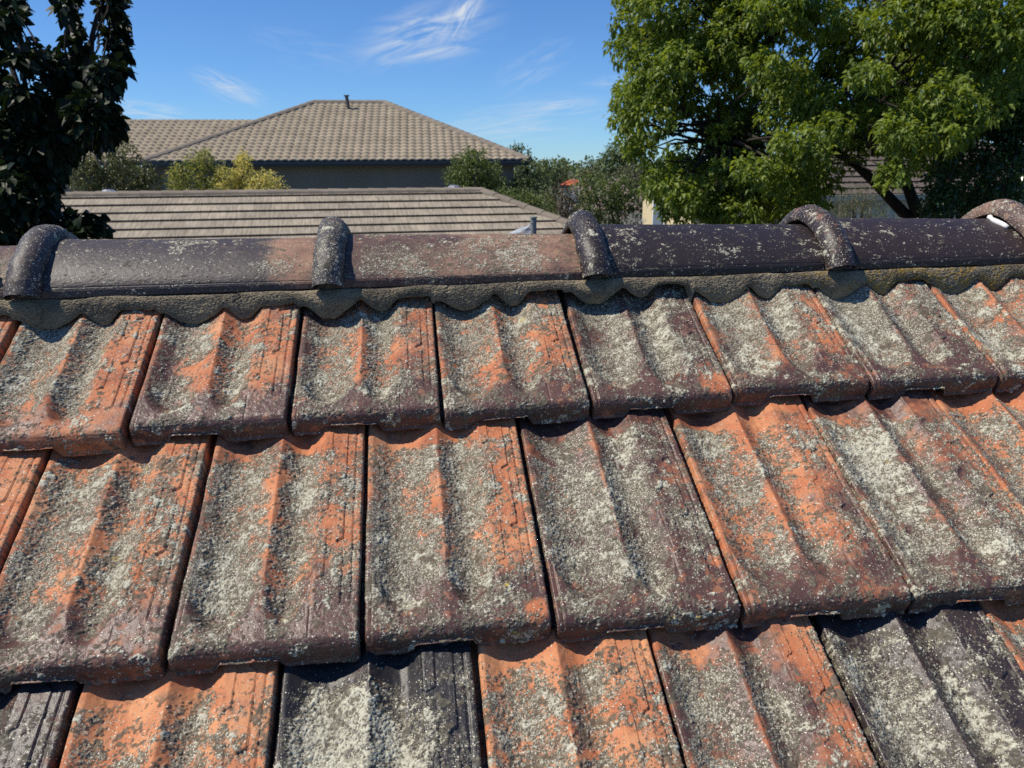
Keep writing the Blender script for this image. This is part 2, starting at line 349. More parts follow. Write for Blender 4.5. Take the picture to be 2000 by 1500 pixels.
def make_tile(spec, seed, x0, x1, vpos, Lv, step=.00095, tilt=TILT, yaw=0., lift=0.):
    rng = np.random.default_rng(seed); W = x1-x0
    us = np.arange(.0022, W-.0018, step)/W
    xs = np.concatenate([[-.017, -.0009, -.0002, .0006], us*W, [W-.0008, W-.0001, W+.0002, W+.0004]])
    uc = np.concatenate([[0, 0, 0, .004], us, [.998, 1, 1, 1]])
    drop = np.concatenate([[.019, .019, .010, .0018], us*0, [.0009, .003, .012, .024]])
    rN = .0150
    vt = np.arange(Lv, rN, -step); na = 28; th = np.linspace(0, math.radians(80), na)
    nf = 24; tf = np.linspace(0, 1, nf+1)[1:]
    nb = 7
    nr, nc = len(vt)+na+nf+nb, len(xs)
    Uc = np.broadcast_to(uc, (nr, nc)); Vv = np.zeros((nr, nc)); Nn = np.zeros((nr, nc))
    wob = .0007*gnoise(rng, (1, nc), step, .02)[0]+.0011*np.maximum(gnoise(rng, (1, nc), step, .005)[0]-1.1, 0)*1.6 if nc > 8 else 0
    n0 = len(vt)
    Vv[:n0] = vt[:, None]; Nn[:n0] = tile_top(Uc[:n0], Vv[:n0], tilt)
    top = tile_top(uc, np.full(nc, rN), tilt); bot = nose_bottom(uc)+wob
    bot = np.where(np.isin(np.arange(nc), [0, 1]), np.maximum(bot, .012), bot)
    Vv[n0:n0+na] = (rN-rN*np.sin(th))[:, None]; Nn[n0:n0+na] = top[None]-rN*(1-np.cos(th))[:, None]
    e_v, e_n = Vv[n0+na-1].copy(), Nn[n0+na-1].copy()
    lipw = np.where(tf > .72, 1, 0)*.0024*np.sin(np.clip((tf-.72)/.28, 0, 1)*math.pi)
    Nn[n0+na:n0+na+nf] = e_n[None]+(bot-e_n)[None]*tf[:, None]
    Vv[n0+na:n0+na+nf] = e_v[None]-.0022*tf[:, None]-lipw[:, None]
    ub = np.linspace(.002, .03, nb)
    Nn[n0+na+nf:] = bot[None]+.0004*np.arange(1, nb+1)[:, None]; Vv[n0+na+nf:] = ub[:, None]
    face = np.zeros((nr, nc)); face[n0+na//2:] = 1
    # side walls
    lim = np.where(np.arange(nr)[:, None] < n0, -1.0, bot[None]-.001)
    Nn = np.maximum(Nn-drop[None], np.where(drop[None] > 0, lim, -1))
    X = np.broadcast_to(xs, (nr, nc)).copy()
    # left channel stays behind the nose
    Vv[n0:, 0] = np.maximum(Vv[n0:, 0], .012); Vv[n0:, 1] = np.maximum(Vv[n0:, 1], .010)
    # normals
    P = np.stack([X, Vv, Nn], -1)
    du = np.gradient(P, axis=1); dv = np.gradient(P, axis=0); nm = np.cross(du, -dv)
    nm /= np.linalg.norm(nm, axis=-1, keepdims=True)+1e-12
    vis = min(1.0, .30/Lv)
    pan = np.clip(-tile_profile(Uc)/.018, 0, 1)*(1-face)
    wear, skin, H = wear_masks(rng, (nr, nc), step, Uc, np.where(Vv > 0, Vv, 0)/spec.get('vis', GAUGE), spec, pan, face)
    amp = np.ones(nc); amp[:3] = 0; amp[-3:] = .25; amp = np.where(uc < .03, np.minimum(amp, .2), np.where(uc < .065, np.minimum(amp, .45), amp))
    H = H*amp[None]; H[n0+na+nf:] *= .2
    H += .0004*fnoise(rng, (nr, nc), step, .06, 2)*(1-.7*face)*(np.arange(nc) > 2)*(np.arange(nc) < nc-3)
    P = P + nm*H[..., None]
    # chipped nose corners
    for cu, cr in spec.get('chips', ()):
        q = np.exp(-(((Uc-cu)*W)**2+(np.minimum(Vv, .02))**2*0)/(cr*cr))*(np.arange(nr) >= n0+na)[:, None]
        P[..., 2] += q*.010*(.6+.4*rng.random()); P[..., 1] += q*.002
    P = P.reshape(-1, 3)
    me = mesh_np('clay_tile', P, grid_faces(nr, nc)[:, ::-1])
    add_attr(me, 'wear', wear); add_attr(me, 'skin', skin)
    o = link('clay_tile', me, M_CLAY)
    ang = rng.normal(0, .005)+yaw
    ca, sa = math.cos(ang), math.sin(ang)
    org = np.array([x0, 0, 0])+DN*vpos+NN*lift
    ax = np.array([1., 0, 0])*ca - DN*sa; ay = -DN*ca - np.array([1., 0, 0])*sa      # across, up the slope
    Mx = MR @ np.stack([ax, ay, NN], 1); O = roofpt(org)
    o.matrix_world = Matrix(((*Mx[0], O[0]), (*Mx[1], O[1]), (*Mx[2], O[2]), (0, 0, 0, 1)))
    return o

# ------------------------------------------------------------------ the old roof: three courses of tiles
G1, G2, G3 = 'clay tiles of the top course', 'clay tiles of the middle course', 'clay tiles of the bottom course'
ROW1 = [  # right edge x, v of nose, tilt, spec, label
 (-.216, .009, .030, dict(glaze=.10, lichen=.12), 'leftmost orange clay tile of the top course, cut by the photo edge under the ridge'),
 (-.0063, .0084, .030, dict(glaze=.02, nose=.26, lichen=.30, lb=[(.25, .55, .3, .4, .35), (.55, .6, .18, .4, .45), (.88, .6, .1, .5, -.45), (.85, .1, .2, .12, -.35), (.75, .9, .1, .15, .3)], gb=[(.2, .8, .2, .4, .45)], thick=[(.62, .55, .12, .3, .5), (.2, .4, .2, .3, .35), (.75, .12, .12, .08, .5)], tone=.05, pale=.3), 'top course tile with bare orange right plateau and thick grey lichen in its right valley'),
 (.2064, -.0007, .030, dict(glaze=.10, nose=.75, lichen=.16, gb=[(.12, .6, .13, .9, .75), (.95, .25, .1, .3, .3)], lb=[(.25, .75, .12, .2, .5), (.6, .55, .16, .2, .3), (.8, .6, .18, .3, .12), (.6, .95, .08, .06, .3)], thick=[(.24, .75, .11, .2, .55), (.56, .52, .08, .12, .5)], tone=.12), 'top course tile with an orange rib, dark purple brown nose and bare glazed left valley'),
 (.4174, -.0027, .058, dict(glaze=.20, nose=.80, lichen=.40, gb=[(.06, .5, .08, .9, .6), (.85, .4, .2, .4, .30)], lb=[(.60, .75, .1, .25, .35), (.45, .5, .04, .4, -.3)], thick=[(.55, .75, .08, .2, .5)], tone=.05), 'top course tile with narrow orange rib, grey valleys and a glossy dark brown nose'),
 (.6311, .0026, .060, dict(glaze=.12, nose=.75, lichen=.48, gb=[(.06, .5, .06, .9, .5)], lb=[(.84, .5, .1, .4, -.22), (.45, .35, .05, .15, -.25)], thick=[(.6, .85, .12, .2, .4)], spots=.35, tone=.08), 'top course tile with grey valleys and a bright orange plateau speckled black, brown nose'),
 (.8452, -.0027, .060, dict(glaze=.95, nose=.2, lichen=.42, gb=[(.92, .12, .14, .14, -1.2)], lb=[(.55, .7, .2, .3, .3), (.4, .15, .2, .1, -.3)], thick=[(.6, .7, .2, .25, .35), (.25, .5, .1, .3, .25)], pale=.4), 'purple brown top course tile whose right nose corner is worn to orange red'),
 (1.0631, -.012, .034, dict(glaze=.42, nose=.25, lichen=.46, gb=[(.2, .6, .15, .4, .4), (.85, .5, .1, .4, -.3)], lb=[(.5, .75, .2, .25, .35), (.35, .05, .2, .12, -.4)], thick=[(.25, .35, .14, .2, .5), (.55, .7, .12, .3, .6)], pale=.7), 'top course tile with smooth orange brown nose, pale lichen crust filling both valleys'),
 (1.273, -.010, .030, dict(glaze=.70, nose=.3, lichen=.48, lb=[(.4, .8, .3, .2, .3), (.8, .45, .15, .2, -.2)], thick=[(.2, .45, .12, .3, .55), (.6, .8, .2, .2, .6)], pale=.6), 'dark red brown top course tile chipped at its right edge, heavy pale lichen on top'),
 (1.483, -.010, .030, dict(glaze=.12, nose=.4, lichen=.40, lb=[(.5, .5, .1, .4, -.2)], thick=[(.2, .3, .12, .3, .4)], pale=.4), 'pinkish orange top course tile dusted with lichen near the right photo edge'),
 (1.693, -.010, .030, dict(glaze=.2, lichen=.40), 'rightmost top course tile, only its grey left valley in the photo'),
]
ROW2 = [
 (-.108, .333, dict(glaze=.0, nose=.3, lichen=.16, tone=.1), 'orange tile of the middle course cut by the left photo edge, arrow grooves bare'),
 (.1020, .3312, dict(glaze=.04, nose=.62, lichen=.40, lb=[(.2, .95, .2, .1, -.4), (.8, .75, .15, .3, -.05), (.6, .45, .1, .3, .2)], spots=.25, thick=[(.25, .78, .1, .08, .6), (.6, .5, .08, .2, .3), (.8, .05, .2, .05, .5)], tone=.10, yellow=1), 'middle course tile of bright orange clay peppered with grey lichen, leftmost whole one'),
 (.3108, .3295, dict(glaze=.15, nose=.72, lichen=.46, gb=[(.1, .25, .2, .4, .6), (.9, .1, .15, .2, .4)], lb=[(.25, .8, .12, .1, .3), (.6, .6, .12, .3, .3), (.9, .8, .1, .3, -.2), (.1, .95, .3, .06, -.3)], thick=[(.25, .80, .12, .09, .6), (.6, .62, .1, .2, .5), (.25, .3, .15, .2, .3)], spots=.2, tone=.08), 'middle course tile, orange above and purple brown below, black and white lichen in left valley'),
 (.5264, .3265, dict(glaze=.12, nose=.80, lichen=.54, gb=[(.08, .3, .12, .5, .7), (.3, .4, .2, .3, .2), (.93, .05, .08, .05, -1.6)], lb=[(.87, .65, .10, .3, -.50), (.25, .97, .3, .06, -.4)], thick=[(.22, .14, .13, .1, .7), (.62, .90, .1, .07, .5)], spots=.1, tone=.08, yellow=1), 'middle course tile with bright orange grooved plateau and orange chip on its dark nose'),
 (.7484, .3318, dict(glaze=.80, nose=.4, lichen=.46, gb=[(.46, .6, .03, .5, -.6), (.96, .22, .05, .04, -1.5)], lb=[(.2, .93, .2, .08, -.4), (.9, .7, .1, .3, -.2)], thick=[(.62, .80, .12, .12, .75), (.25, .72, .12, .1, .4), (.85, .04, .12, .05, .7), (.7, .97, .06, .04, .6)], pale=.5, yellow=.8), 'purple brown middle course tile with heavy grey lichen and a mint tuft on its nose'),
 (.9585, .3326, dict(glaze=.15, nose=.45, lichen=.38, gb=[(.92, .35, .12, .3, .75)], lb=[(.2, .8, .12, .2, .3), (.45, .5, .05, .4, -.3), (.68, .6, .1, .3, -.25)], thick=[(.2, .78, .12, .2, .55)], spots=.2, tone=.08), 'middle course tile with orange rib, dark brown right edge and mossy nose'),
 (1.168, .333, dict(glaze=.62, nose=.2, lichen=.52, gb=[(.95, .5, .08, .3, -.4)], lb=[(.3, .75, .25, .2, .35)], thick=[(.32, .72, .25, .24, .9), (.3, .3, .2, .2, .3)], pale=1.0), 'middle course tile whose left valley is buried in thick whitish green lichen'),
 (1.378, .333, dict(glaze=.1, nose=.2, lichen=.42, lb=[(.5, .5, .1, .3, -.2)], thick=[(.2, .3, .1, .3, .3)], tone=.05), 'pale orange middle course tile with a black lichen rosette, right photo edge'),
 (1.588, .333, dict(glaze=.2, lichen=.42), 'orange middle course tile mostly outside the right photo edge'),
]
ROW3 = [
 (-.198, .664, dict(glaze=.9, lichen=.3), 'bottom course tile mostly outside the lower left photo corner'),
 (.0120, .664, dict(glaze=1.0, black=.75, lichen=.16, chip=.1, crumb=.12), 'dark slate grey tile with bare arrow grooves in the lower left photo corner'),
 (.2219, .664, dict(glaze=-.10, lichen=.40, lb=[(.3, .93, .3, .1, -.45), (.9, .8, .1, .3, -.25), (.6, .85, .12, .1, .3)], spots=.25, tone=.2), 'bright orange bottom course tile between the slate grey tile and the black tile'),
 (.4361, .664, dict(glaze=1.2, black=1.0, lichen=.46, chip=.05, lb=[(.1, .95, .15, .1, -.3), (.7, .95, .15, .12, -.5)], thick=[(.3, .72, .28, .22, .8), (.6, .65, .14, .2, .75), (.3, .45, .3, .15, .7)], pale=.8), 'black bottom course tile with heaped white lichen, between two orange tiles'),
 (.6394, .664, dict(glaze=-.05, lichen=.46, lb=[(.7, .55, .2, .3, -.15), (.6, .85, .1, .1, .2), (.9, .9, .12, .15, -.3)], spots=.35, tone=.18), 'orange bottom course tile with lacy olive grey stains, right of the black tile'),
 (.8407, .664, dict(glaze=.62, lichen=.46, gb=[(.88, .85, .12, .2, -.9), (.47, .7, .03, .4, -.5), (.9, .45, .08, .2, -.4)], lb=[(.85, .85, .12, .1, -.4)], thick=[(.75, .55, .2, .2, .5), (.25, .65, .12, .2, .35)], pale=.3), 'brown bottom course tile with a bare orange patch on its upper plateau and grey valleys'),
 (1.053, .664, dict(glaze=1.3, black=.80, lichen=.38, chip=.05, lb=[(.2, .93, .2, .06, -.3), (.9, .8, .12, .3, -.25), (.45, .7, .05, .4, -.15)], thick=[(.25, .6, .12, .3, .4), (.6, .65, .12, .35, .75)], pale=.7), 'glossy purple black bottom course tile streaked with white lichen flakes, lower right'),
 (1.263, .664, dict(glaze=.2, lichen=.45, thick=[(.3, .6, .2, .3, .3)]), 'orange brown lichen covered tile in the lower right photo corner'),
]
TOPW = .008                     # joint between neighbours
def lay(row, first_x0, Lv, group, vis, bare):
    x0 = first_x0
    for i, t in enumerate(row):
        tilt = t[2] if len(t) == 5 else TILT
        spec, label = dict(t[-2]), t[-1]; spec['vis'] = vis; spec.setdefault('bare', bare)
        o = make_tile(spec, 100*len(row)+i*7+int(vis*1000), x0, t[0], t[1], Lv, tilt=tilt)
        tag(o, label, 'clay tile', group); x0 = t[0]+.0068
lay(ROW1, -.426, .315, G1, .235, 1.25)
lay(ROW2, -.318, .360, G2, .325, .95)
lay(ROW3, -.408, .360, G3, .320, .96)

# ------------------------------------------------------------------ ridge: caps with rolls, mortar bed
YF, ZF, YA, HB = .200, .177, .312, .112    # front foot, apex, half width (roof frame)
COLL = [-.655, -.198, .258, .688, 1.112, 1.494, 1.92]
_a = np.linspace(0, math.pi, 721)
_cy = YA-HB*np.sign(np.cos(_a))*np.abs(np.cos(_a))**1.32; _cz = ZF+.010+.067*np.abs(np.sin(_a))**1.32
_k = np.hanning(91); _k /= _k.sum()
def _sm(q): return np.convolve(np.concatenate([2*q[0]-q[45:0:-1], q, 2*q[-1]-q[-2:-47:-1]]), _k, 'valid')
_cy, _cz = _sm(_cy), _sm(_cz); _cz = ZF+.010+(_cz-_cz.min())*(.067/(_cz.max()-_cz.min()))
_ty, _tz = np.gradient(_cy), np.gradient(_cz); _tl = np.hypot(_ty, _tz); _ty, _tz = _ty/_tl, _tz/_tl
def cap_path(a, o=0.):
    """a 0..pi from the front foot over the apex to the rear foot, o = offset outwards -> (y, z)"""
    f = lambda q: np.interp(a, _a, q)
    return f(_cy)-o*f(_tz), f(_cz)+o*f(_ty)
def make_cap(xa, xb, seed, spec, label):
    rng = np.random.default_rng(seed); step = .0013
    # barrel ------------------------------------------------
    xs = np.concatenate([[xa-.006]*2, np.arange(xa-.006, xb+.012, step), [xb+.012]*2])
    arc = np.linspace(0, math.pi, 330); y, z = cap_path(arc)
    # straight flange below the arc, front and back, and the turned-in lower lip
    fl = np.linspace(0, 1, 10)[:-1]
    def flange(yy, sgn):
        return np.concatenate([[yy+sgn*.016, yy+sgn*.008, yy+sgn*.0012], np.full(9, yy)]), np.concatenate([[ZF+.002, ZF+.0005, ZF], ZF+.010*fl+.0004])
    fy, fz = flange(y[0], 1); by, bz = flange(y[-1], -1)
    Y = np.concatenate([fy, y, by[::-1]]); Z = np.concatenate([fz, z, bz[::-1]])
    nr, nc = len(Y), len(xs)
    # each cap tips a little so that its tail slips under the next roll
    P = np.zeros((nr, nc, 3)); P[..., 0] = xs[None]; P[..., 1] = Y[:, None]; P[..., 2] = Z[:, None]
    bell = .0015*np.exp(-((xs-xa)/.05)**2); Uq = np.clip((xs-xa)/(xb-xa), 0, 1)[None]; hq = np.clip((Z-ZF)/.077, 0, 1)[:, None]
    P[..., 2] += bell[None]*hq+(.003-.010*Uq)*hq+spec.get('dz', 0)*(np.arange(nr)[:, None] > 24)*(np.arange(nr)[:, None] < nr-24)
    du = np.gradient(P, axis=1); dv = np.gradient(P, axis=0); nm = np.cross(du, dv); nm /= np.linalg.norm(nm, axis=-1, keepdims=True)+1e-12
    U = np.broadcast_to(((xs-xa)/(xb-xa))[None], (nr, nc)); V = np.broadcast_to((np.arange(nr)/nr)[:, None], (nr, nc))
    sp = dict(spec); sp['nose'] = 0; sp['bare'] = 9; sp['clean'] = 0; sp['rib'] = 0; sp['lichen'] = spec['lichen']-.14; sp.setdefault('crumb', .06); sp['calm'] = .4; sp['spots'] = sp.get('spots', 0)-.5
    sp['thick'] = [(a_, b_, c_*.72, d_*.72, e_) for a_, b_, c_, d_, e_ in sp.get('thick', ())]
    wear, skin, H = wear_masks(rng, (nr, nc), step, U, V, sp, np.full((nr, nc), .25), np.zeros((nr, nc)))
    H = H*.65
    ln = -.0007*np.exp(-((np.arange(nr)-26)/1.6)**2)[:, None]
    H = H+.0004*fnoise(rng, (nr, nc), step, .10, 2)+ln
    H[:, :2] = H[:, 2:3]; H[:, -2:] = H[:, -3:-2]
    P = P+nm*H[..., None]
    P[:, 0] -= nm[:, 0]*.009; P[:, 1] -= nm[:, 1]*.001; P[:, -1] -= nm[:, -1]*.009; P[:, -2] -= nm[:, -2]*.001
    mat = spec.get('mat') or M_CAP
    root = empty('ridge_cap', roofpt([xa, YA, ZF])); tag(root, label, 'ridge cap', 'clay caps along the ridge')
    me = mesh_np('barrel', roofpt(P.reshape(-1, 3)), grid_faces(nr, nc)); add_attr(me, 'wear', wear); add_attr(me, 'skin', skin)
    link('barrel', me, mat, root)
    # roll ---------------------------------------------------
    R, ri = .0245, .0155
    ph = np.linspace(math.radians(-8), math.radians(188), 66)
    prof = [(R*math.cos(p), R*math.sin(p)*.98) for p in ph]
    prof += [(-R*.93+.001, -.0035), (-R*.80, -.0030)] + [(ri*math.cos(p), ri*math.sin(p)) for p in np.linspace(math.pi*1.02, math.pi*.15, 26)]
    prof = np.array(prof); arcs = np.linspace(.16, math.pi-.16, 300)
    def ring(q, o): return cap_path(np.clip(q, 0, math.pi), o)
    na_, npf = len(arcs), len(prof)
    Q = np.zeros((na_, npf, 3)); wob = .0016*gnoise(rng, (1, na_), .0013, .05)[0]
    for j, (px, po) in enumerate(prof):
        yy, zz = ring(arcs, po+.0045)
        Q[:, j, 0] = xa+px+wob; Q[:, j, 1] = yy; Q[:, j, 2] = zz
    # straight foot in front: drop to the bed
    foot = np.linspace(0, 1, 10)[1:]
    A0 = Q[0].copy(); A1 = Q[-1].copy(); front, rear = [], []
    for t in foot:
        a = A0.copy(); a[:, 2] -= t*.0165; a[:, 1] -= .0085*t; front.append(a); b = A1.copy(); b[:, 2] -= t*.0165; b[:, 1] += .0125*t; rear.append(b)
    Q = np.concatenate([np.array(front)[::-1], Q, np.array(rear)], 0); na_ = len(Q)
    du = np.gradient(Q, axis=1); dv = np.gradient(Q, axis=0); nm = np.cross(dv, du); nm /= np.linalg.norm(nm, axis=-1, keepdims=True)+1e-12
    U = np.broadcast_to((np.arange(npf)/npf)[None], (na_, npf)); V = np.broadcast_to((np.arange(na_)/na_)[:, None], (na_, npf))
    sp = dict(spec); sp.update(spec.get('roll', {})); sp['nose'] = 0; sp['bare'] = 9; sp['clean'] = 0; sp['rib'] = 0; sp['lichen'] = spec['lichen']-.14; sp.setdefault('crumb', .06); sp['calm'] = .4; sp['spots'] = sp.get('spots', 0)-.5
    for k_ in ('gb', 'lb', 'thick'): sp[k_] = spec.get('roll', {}).get(k_, ())
    wear, skin, H = wear_masks(rng, (na_, npf), step, U, V, sp, np.full((na_, npf), .2), np.zeros((na_, npf)))
    H = (H*.6+.0004*fnoise(rng, (na_, npf), step, .04, 2))*np.where(np.arange(npf) < 66, 1, .2)[None]
    Q = Q+nm*H[..., None]
    me = mesh_np('roll', roofpt(Q.reshape(-1, 3)), grid_faces(na_, npf)[:, ::-1]); add_attr(me, 'wear', wear); add_attr(me, 'skin', skin)
    link('roll', me, mat, root)
    return root
CAPS = [
 (dict(glaze=.6, black=.1, lichen=.22, lb=[(.9, .2, .1, .3, .3)]), 'pinkish grey ridge cap cut by the left photo edge'),
 (dict(glaze=1.0, black=.85, lichen=-.02, chip=.15, gb=[(.90, .25, .12, .4, -1.0)], lb=[(.85, .2, .1, .2, .3)], thick=[(.48, .42, .14, .05, 1.1), (.46, .32, .04, .10, .9), (.8, .17, .10, .10, 1.1), (.17, .34, .06, .06, .6), (.1, .4, .1, .03, .5)], pale=.8, roll=dict(glaze=1.2, crumb=.2, chip=.2)), 'charcoal ridge cap with two cream lichen patches and a brown right end, leftmost whole cap'),
 (dict(dz=-.005, glaze=.30, black=.1, lichen=.28, gb=[(.12, .2, .12, .5, .6), (.35, .35, .12, .3, .3), (.6, .02, .6, .06, .7)], lb=[(.3, .2, .14, .16, .3), (.62, .22, .2, .2, .25)], thick=[(.32, .16, .16, .14, .65), (.72, .22, .15, .18, 1.0), (.55, .38, .14, .08, .5), (.2, .45, .2, .03, .6)], spots=.1, tone=-.05, pale=.6, roll=dict(glaze=1.3, black=.95, crumb=.30)), 'mottled orange brown ridge cap crusted with white lichen, between two black rolls'),
 (dict(mat=M_CAP_DARK, glaze=1.35, black=.9, crumb=.02, lichen=-.30, chip=.02, thick=[(.14, .34, .10, .12, .75), (.05, .2, .05, .1, .7), (.55, .18, .07, .08, .75), (.62, .40, .05, .04, .6), (.68, .2, .03, .04, .7), (.85, .36, .08, .07, .65), (.93, .2, .06, .1, .6)], roll=dict(glaze=1.3, black=.9, crumb=.15, thick=[(.35, .22, .12, .04, .6)])), 'smooth purple black ridge cap with scattered lichen spots, beside the orange brown cap'),
 (dict(mat=M_CAP_DARK, glaze=1.35, black=.8, crumb=.02, lichen=-.32, chip=.02, thick=[(.13, .36, .08, .09, .8), (.77, .30, .035, .04, 1.0), (.95, .28, .06, .08, .6)], roll=dict(glaze=1.0, black=.8, crumb=.2, chip=.9)), 'smooth purple black ridge cap with one round lichen spot, left of the rusty cap'),
 (dict(glaze=.5, black=.2, lichen=.15, roll=dict(glaze=.55, crumb=.3, chip=1)), 'rusty brown ridge cap at the right photo edge with an arched open roll'),
]
for i, (spec, label) in enumerate(CAPS): make_cap(COLL[i], COLL[i+1], 900+i*13, spec, label)

def make_mortar():
    rng = np.random.default_rng(77); step = .0016
    xs = np.arange(-.66, 1.93, step); nc = len(xs)
    edges = [(t[0]) for t in ROW1]
    # profile of the tiles under the bed, hanging scallops fill the pans
    x0 = -.426; bot = np.zeros(nc); gap = np.zeros(nc)
    for t in [(-.431, 0, .03)]+list(ROW1)+[(1.91, 0, .03)]:
        x1 = t[0]; xl = x1-.2065
        m = (xs >= xl-.006) & (xs < x1+.0004)
        u = np.clip((xs[m]-xl)/(x1-xl), 0, 1)
        n = tile_profile(u)*1.12+.0365-.030*.222
        bot[m] = n
        gap[m] = {.4174: .007, .6311: .009, .8452: .013}.get(t[0], .0035)
    bot = np.convolve(np.pad(bot, 4, 'edge'), np.hanning(9)/np.hanning(9).sum(), 'valid')
    gap = np.convolve(np.pad(gap, 12, 'edge'), np.ones(25)/25, 'valid')
    yb = .193
    zb = yb*math.tan(PR)+(bot)/math.cos(PR)+.001+gap+.0009*gnoise(rng, (1, nc), step, .012)[0]
    zt = ZF-.0012+.0010*gnoise(rng, (1, nc), step, .05)[0]
    plug = sum(np.exp(-((xs-c+.002)/.020)**4) for c in COLL)
    zb = zb-.002*plug
    nr = 46; t = np.linspace(0, 1, nr)
    Z = zt[None]*(1-t[:, None])+zb[None]*t[:, None]
    Yv = (.2010-.0075*t)[:, None]-.006*np.sin(math.pi*t)[:, None]**.5*np.ones(nc)[None]
    # a bulge of pointing under every roll
    bul = sum(np.exp(-((xs-c)/.026)**2) for c in COLL)
    Yv = Yv-.009*bul[None]*np.exp(-((t-.38)/.38)**2)[:, None]
    d = .0005*fnoise(rng, (nr, nc), step, .05, 3)+.00015*gnoise(rng, (nr, nc), step, .005)+.00065*rng.standard_normal((nr, nc))
    # hairline cracks at some joints
    for c in (-.175, -.115, .115, .44, .56, .70, 1.02, 1.25):
        k = c+.004*gnoise(rng, (nr, 1), step, .01)[:, 0]
        d = d-.004*np.exp(-((xs[None]-k[:, None])/.0011)**2)*(sstep(1.0, .55, t) if c in (.115, .44) else 1)[..., None] if c in (.115, .44) else d-.003*np.exp(-((xs[None]-k[:, None])/.0010)**2)
    Yv = Yv-d
    F_ = np.stack([np.broadcast_to(xs, (nr, nc)), Yv, Z], -1)
    # top return under the caps and bottom return over the tiles
    top = F_[0].copy(); top[:, 1] += .05; top[:, 2] += .004; low = F_[-1].copy(); low[:, 1] += .10; low[:, 2] += .055
    low1 = F_[-1].copy(); low1[:, 1] += .012; low1[:, 2] += .006
    A = np.concatenate([top[None], F_, low1[None], low[None]], 0)
    me = mesh_np('mortar_bed', roofpt(A.reshape(-1, 3)), grid_faces(len(A), nc)[:, ::-1])
    m, nt, b = new_mat('bedding_mortar'); N = nt.nodes.new; L = nt.links.new
    a = N('ShaderNodeAttribute'); a.attribute_name = 'moss'; s = N('ShaderNodeSeparateColor'); L(a.outputs['Color'], s.inputs[0])
    tc = N('ShaderNodeTexCoord')
    def nz(sc, d=4):
        n = N('ShaderNodeTexNoise'); n.inputs['Scale'].default_value = sc; n.inputs['Detail'].default_value = d; L(tc.outputs['Object'], n.inputs['Vector']); return n.outputs['Fac']
    r = N('ShaderNodeValToRGB'); r.color_ramp.elements[0].color = (.055, .045, .032, 1); r.color_ramp.elements[1].color = (.48, .41, .30, 1)
    r.color_ramp.elements[0].position = .28; r.color_ramp.elements[1].position = .74; L(nz(1000, 3), r.inputs[0])
    r2 = N('ShaderNodeValToRGB'); r2.color_ramp.elements[0].color = (.55, .55, .55, 1); r2.color_ramp.elements[1].color = (1.25, 1.2, 1.1, 1); r2.color_ramp.elements[0].position = .3; r2.color_ramp.elements[1].position = .7; L(nz(22, 5), r2.inputs[0])
    mu = N('ShaderNodeMix'); mu.data_type = 'RGBA'; mu.blend_type = 'MULTIPLY'; mu.inputs[0].default_value = 1; L(r.outputs[0], mu.inputs[6]); L(r2.outputs[0], mu.inputs[7])
    mm = N('ShaderNodeMix'); mm.data_type = 'RGBA'; L(s.outputs[0], mm.inputs[0]); L(mu.outputs[2], mm.inputs[6]); mm.inputs[7].default_value = (.34, .22, .045, 1)
    L(mm.outputs[2], b.inputs['Base Color']); b.inputs['Roughness'].default_value = .95; b.inputs['Specular IOR Level'].default_value = .15
    bp = N('ShaderNodeBump'); bp.inputs['Strength'].default_value = 1; bp.inputs['Distance'].default_value = .0007; L(nz(1300, 3), bp.inputs['Height']); L(bp.outputs[0], b.inputs['Normal'])
    nA = len(A); ms = sstep(.35, 1.3, fnoise(rng, (nA, nc), step, .03, 4)+1.3*sstep(.90, 1.25, xs)[None]-.55)*sstep(.80, 1.10, xs)[None]
    ms = ms*(1-.85*np.clip(bul, 0, 1))[None]
    ms = ms*sstep(-.4, .8, gnoise(rng, (nA, nc), step, .004))
    add_attr(me, 'moss', np.repeat(ms.reshape(-1, 1)*.85, 3, 1))
    o = link('mortar_bed', me, m)
    tag(o, 'grey scalloped mortar bedding under the ridge caps, mossy yellow at its right end', 'mortar bedding')
    return o
mortar = make_mortar()
# crumbs and plugs of mortar in the roll ends stay with the bed
M_CRUMB = simple_mat('crumb_mortar', (.10, .092, .075), .95, .5, 300, .5)
def lump(name, c, rad, seed, sq=(1, 1, 1), parent=None, sub=4):
    import bmesh
    bm = bmesh.new(); bmesh.ops.create_icosphere(bm, subdivisions=sub, radius=1); r = np.random.default_rng(seed); ph = r.uniform(0, 6, 12)
    for v in bm.verts:
        x, y, z = v.co; k = 1+.16*math.sin(3*x+ph[0])*math.cos(4*y+ph[1])+.12*math.sin(7*z+ph[2]+5*x)+.07*math.sin(13*y+ph[3]+9*x)*math.cos(11*z)
        v.co = Vector((x*rad*sq[0]*k, y*rad*sq[1]*k, z*rad*sq[2]*k))
    me = bpy.data.meshes.new(name)
    for f in bm.faces: f.smooth = True
    bm.to_mesh(me); bm.free(); me.transform(Matrix.Translation(Vector(roofpt(c))))
    return link(name, me, M_CRUMB, parent)
for i, c in enumerate(COLL[:-1]):
    lump('mortar_plug', [c-.001, YF+.010, ZF+.004], .0175, 40+i, (1.0, .62, .82), mortar)
tag(lump('mortar_crumb', [-.262, YF+.012, ZF+.031], .021, 60, (1.2, .5, 1.0)), 'dark mortar crumb stuck on the pinkish cap at the left photo edge', 'mortar crumb')
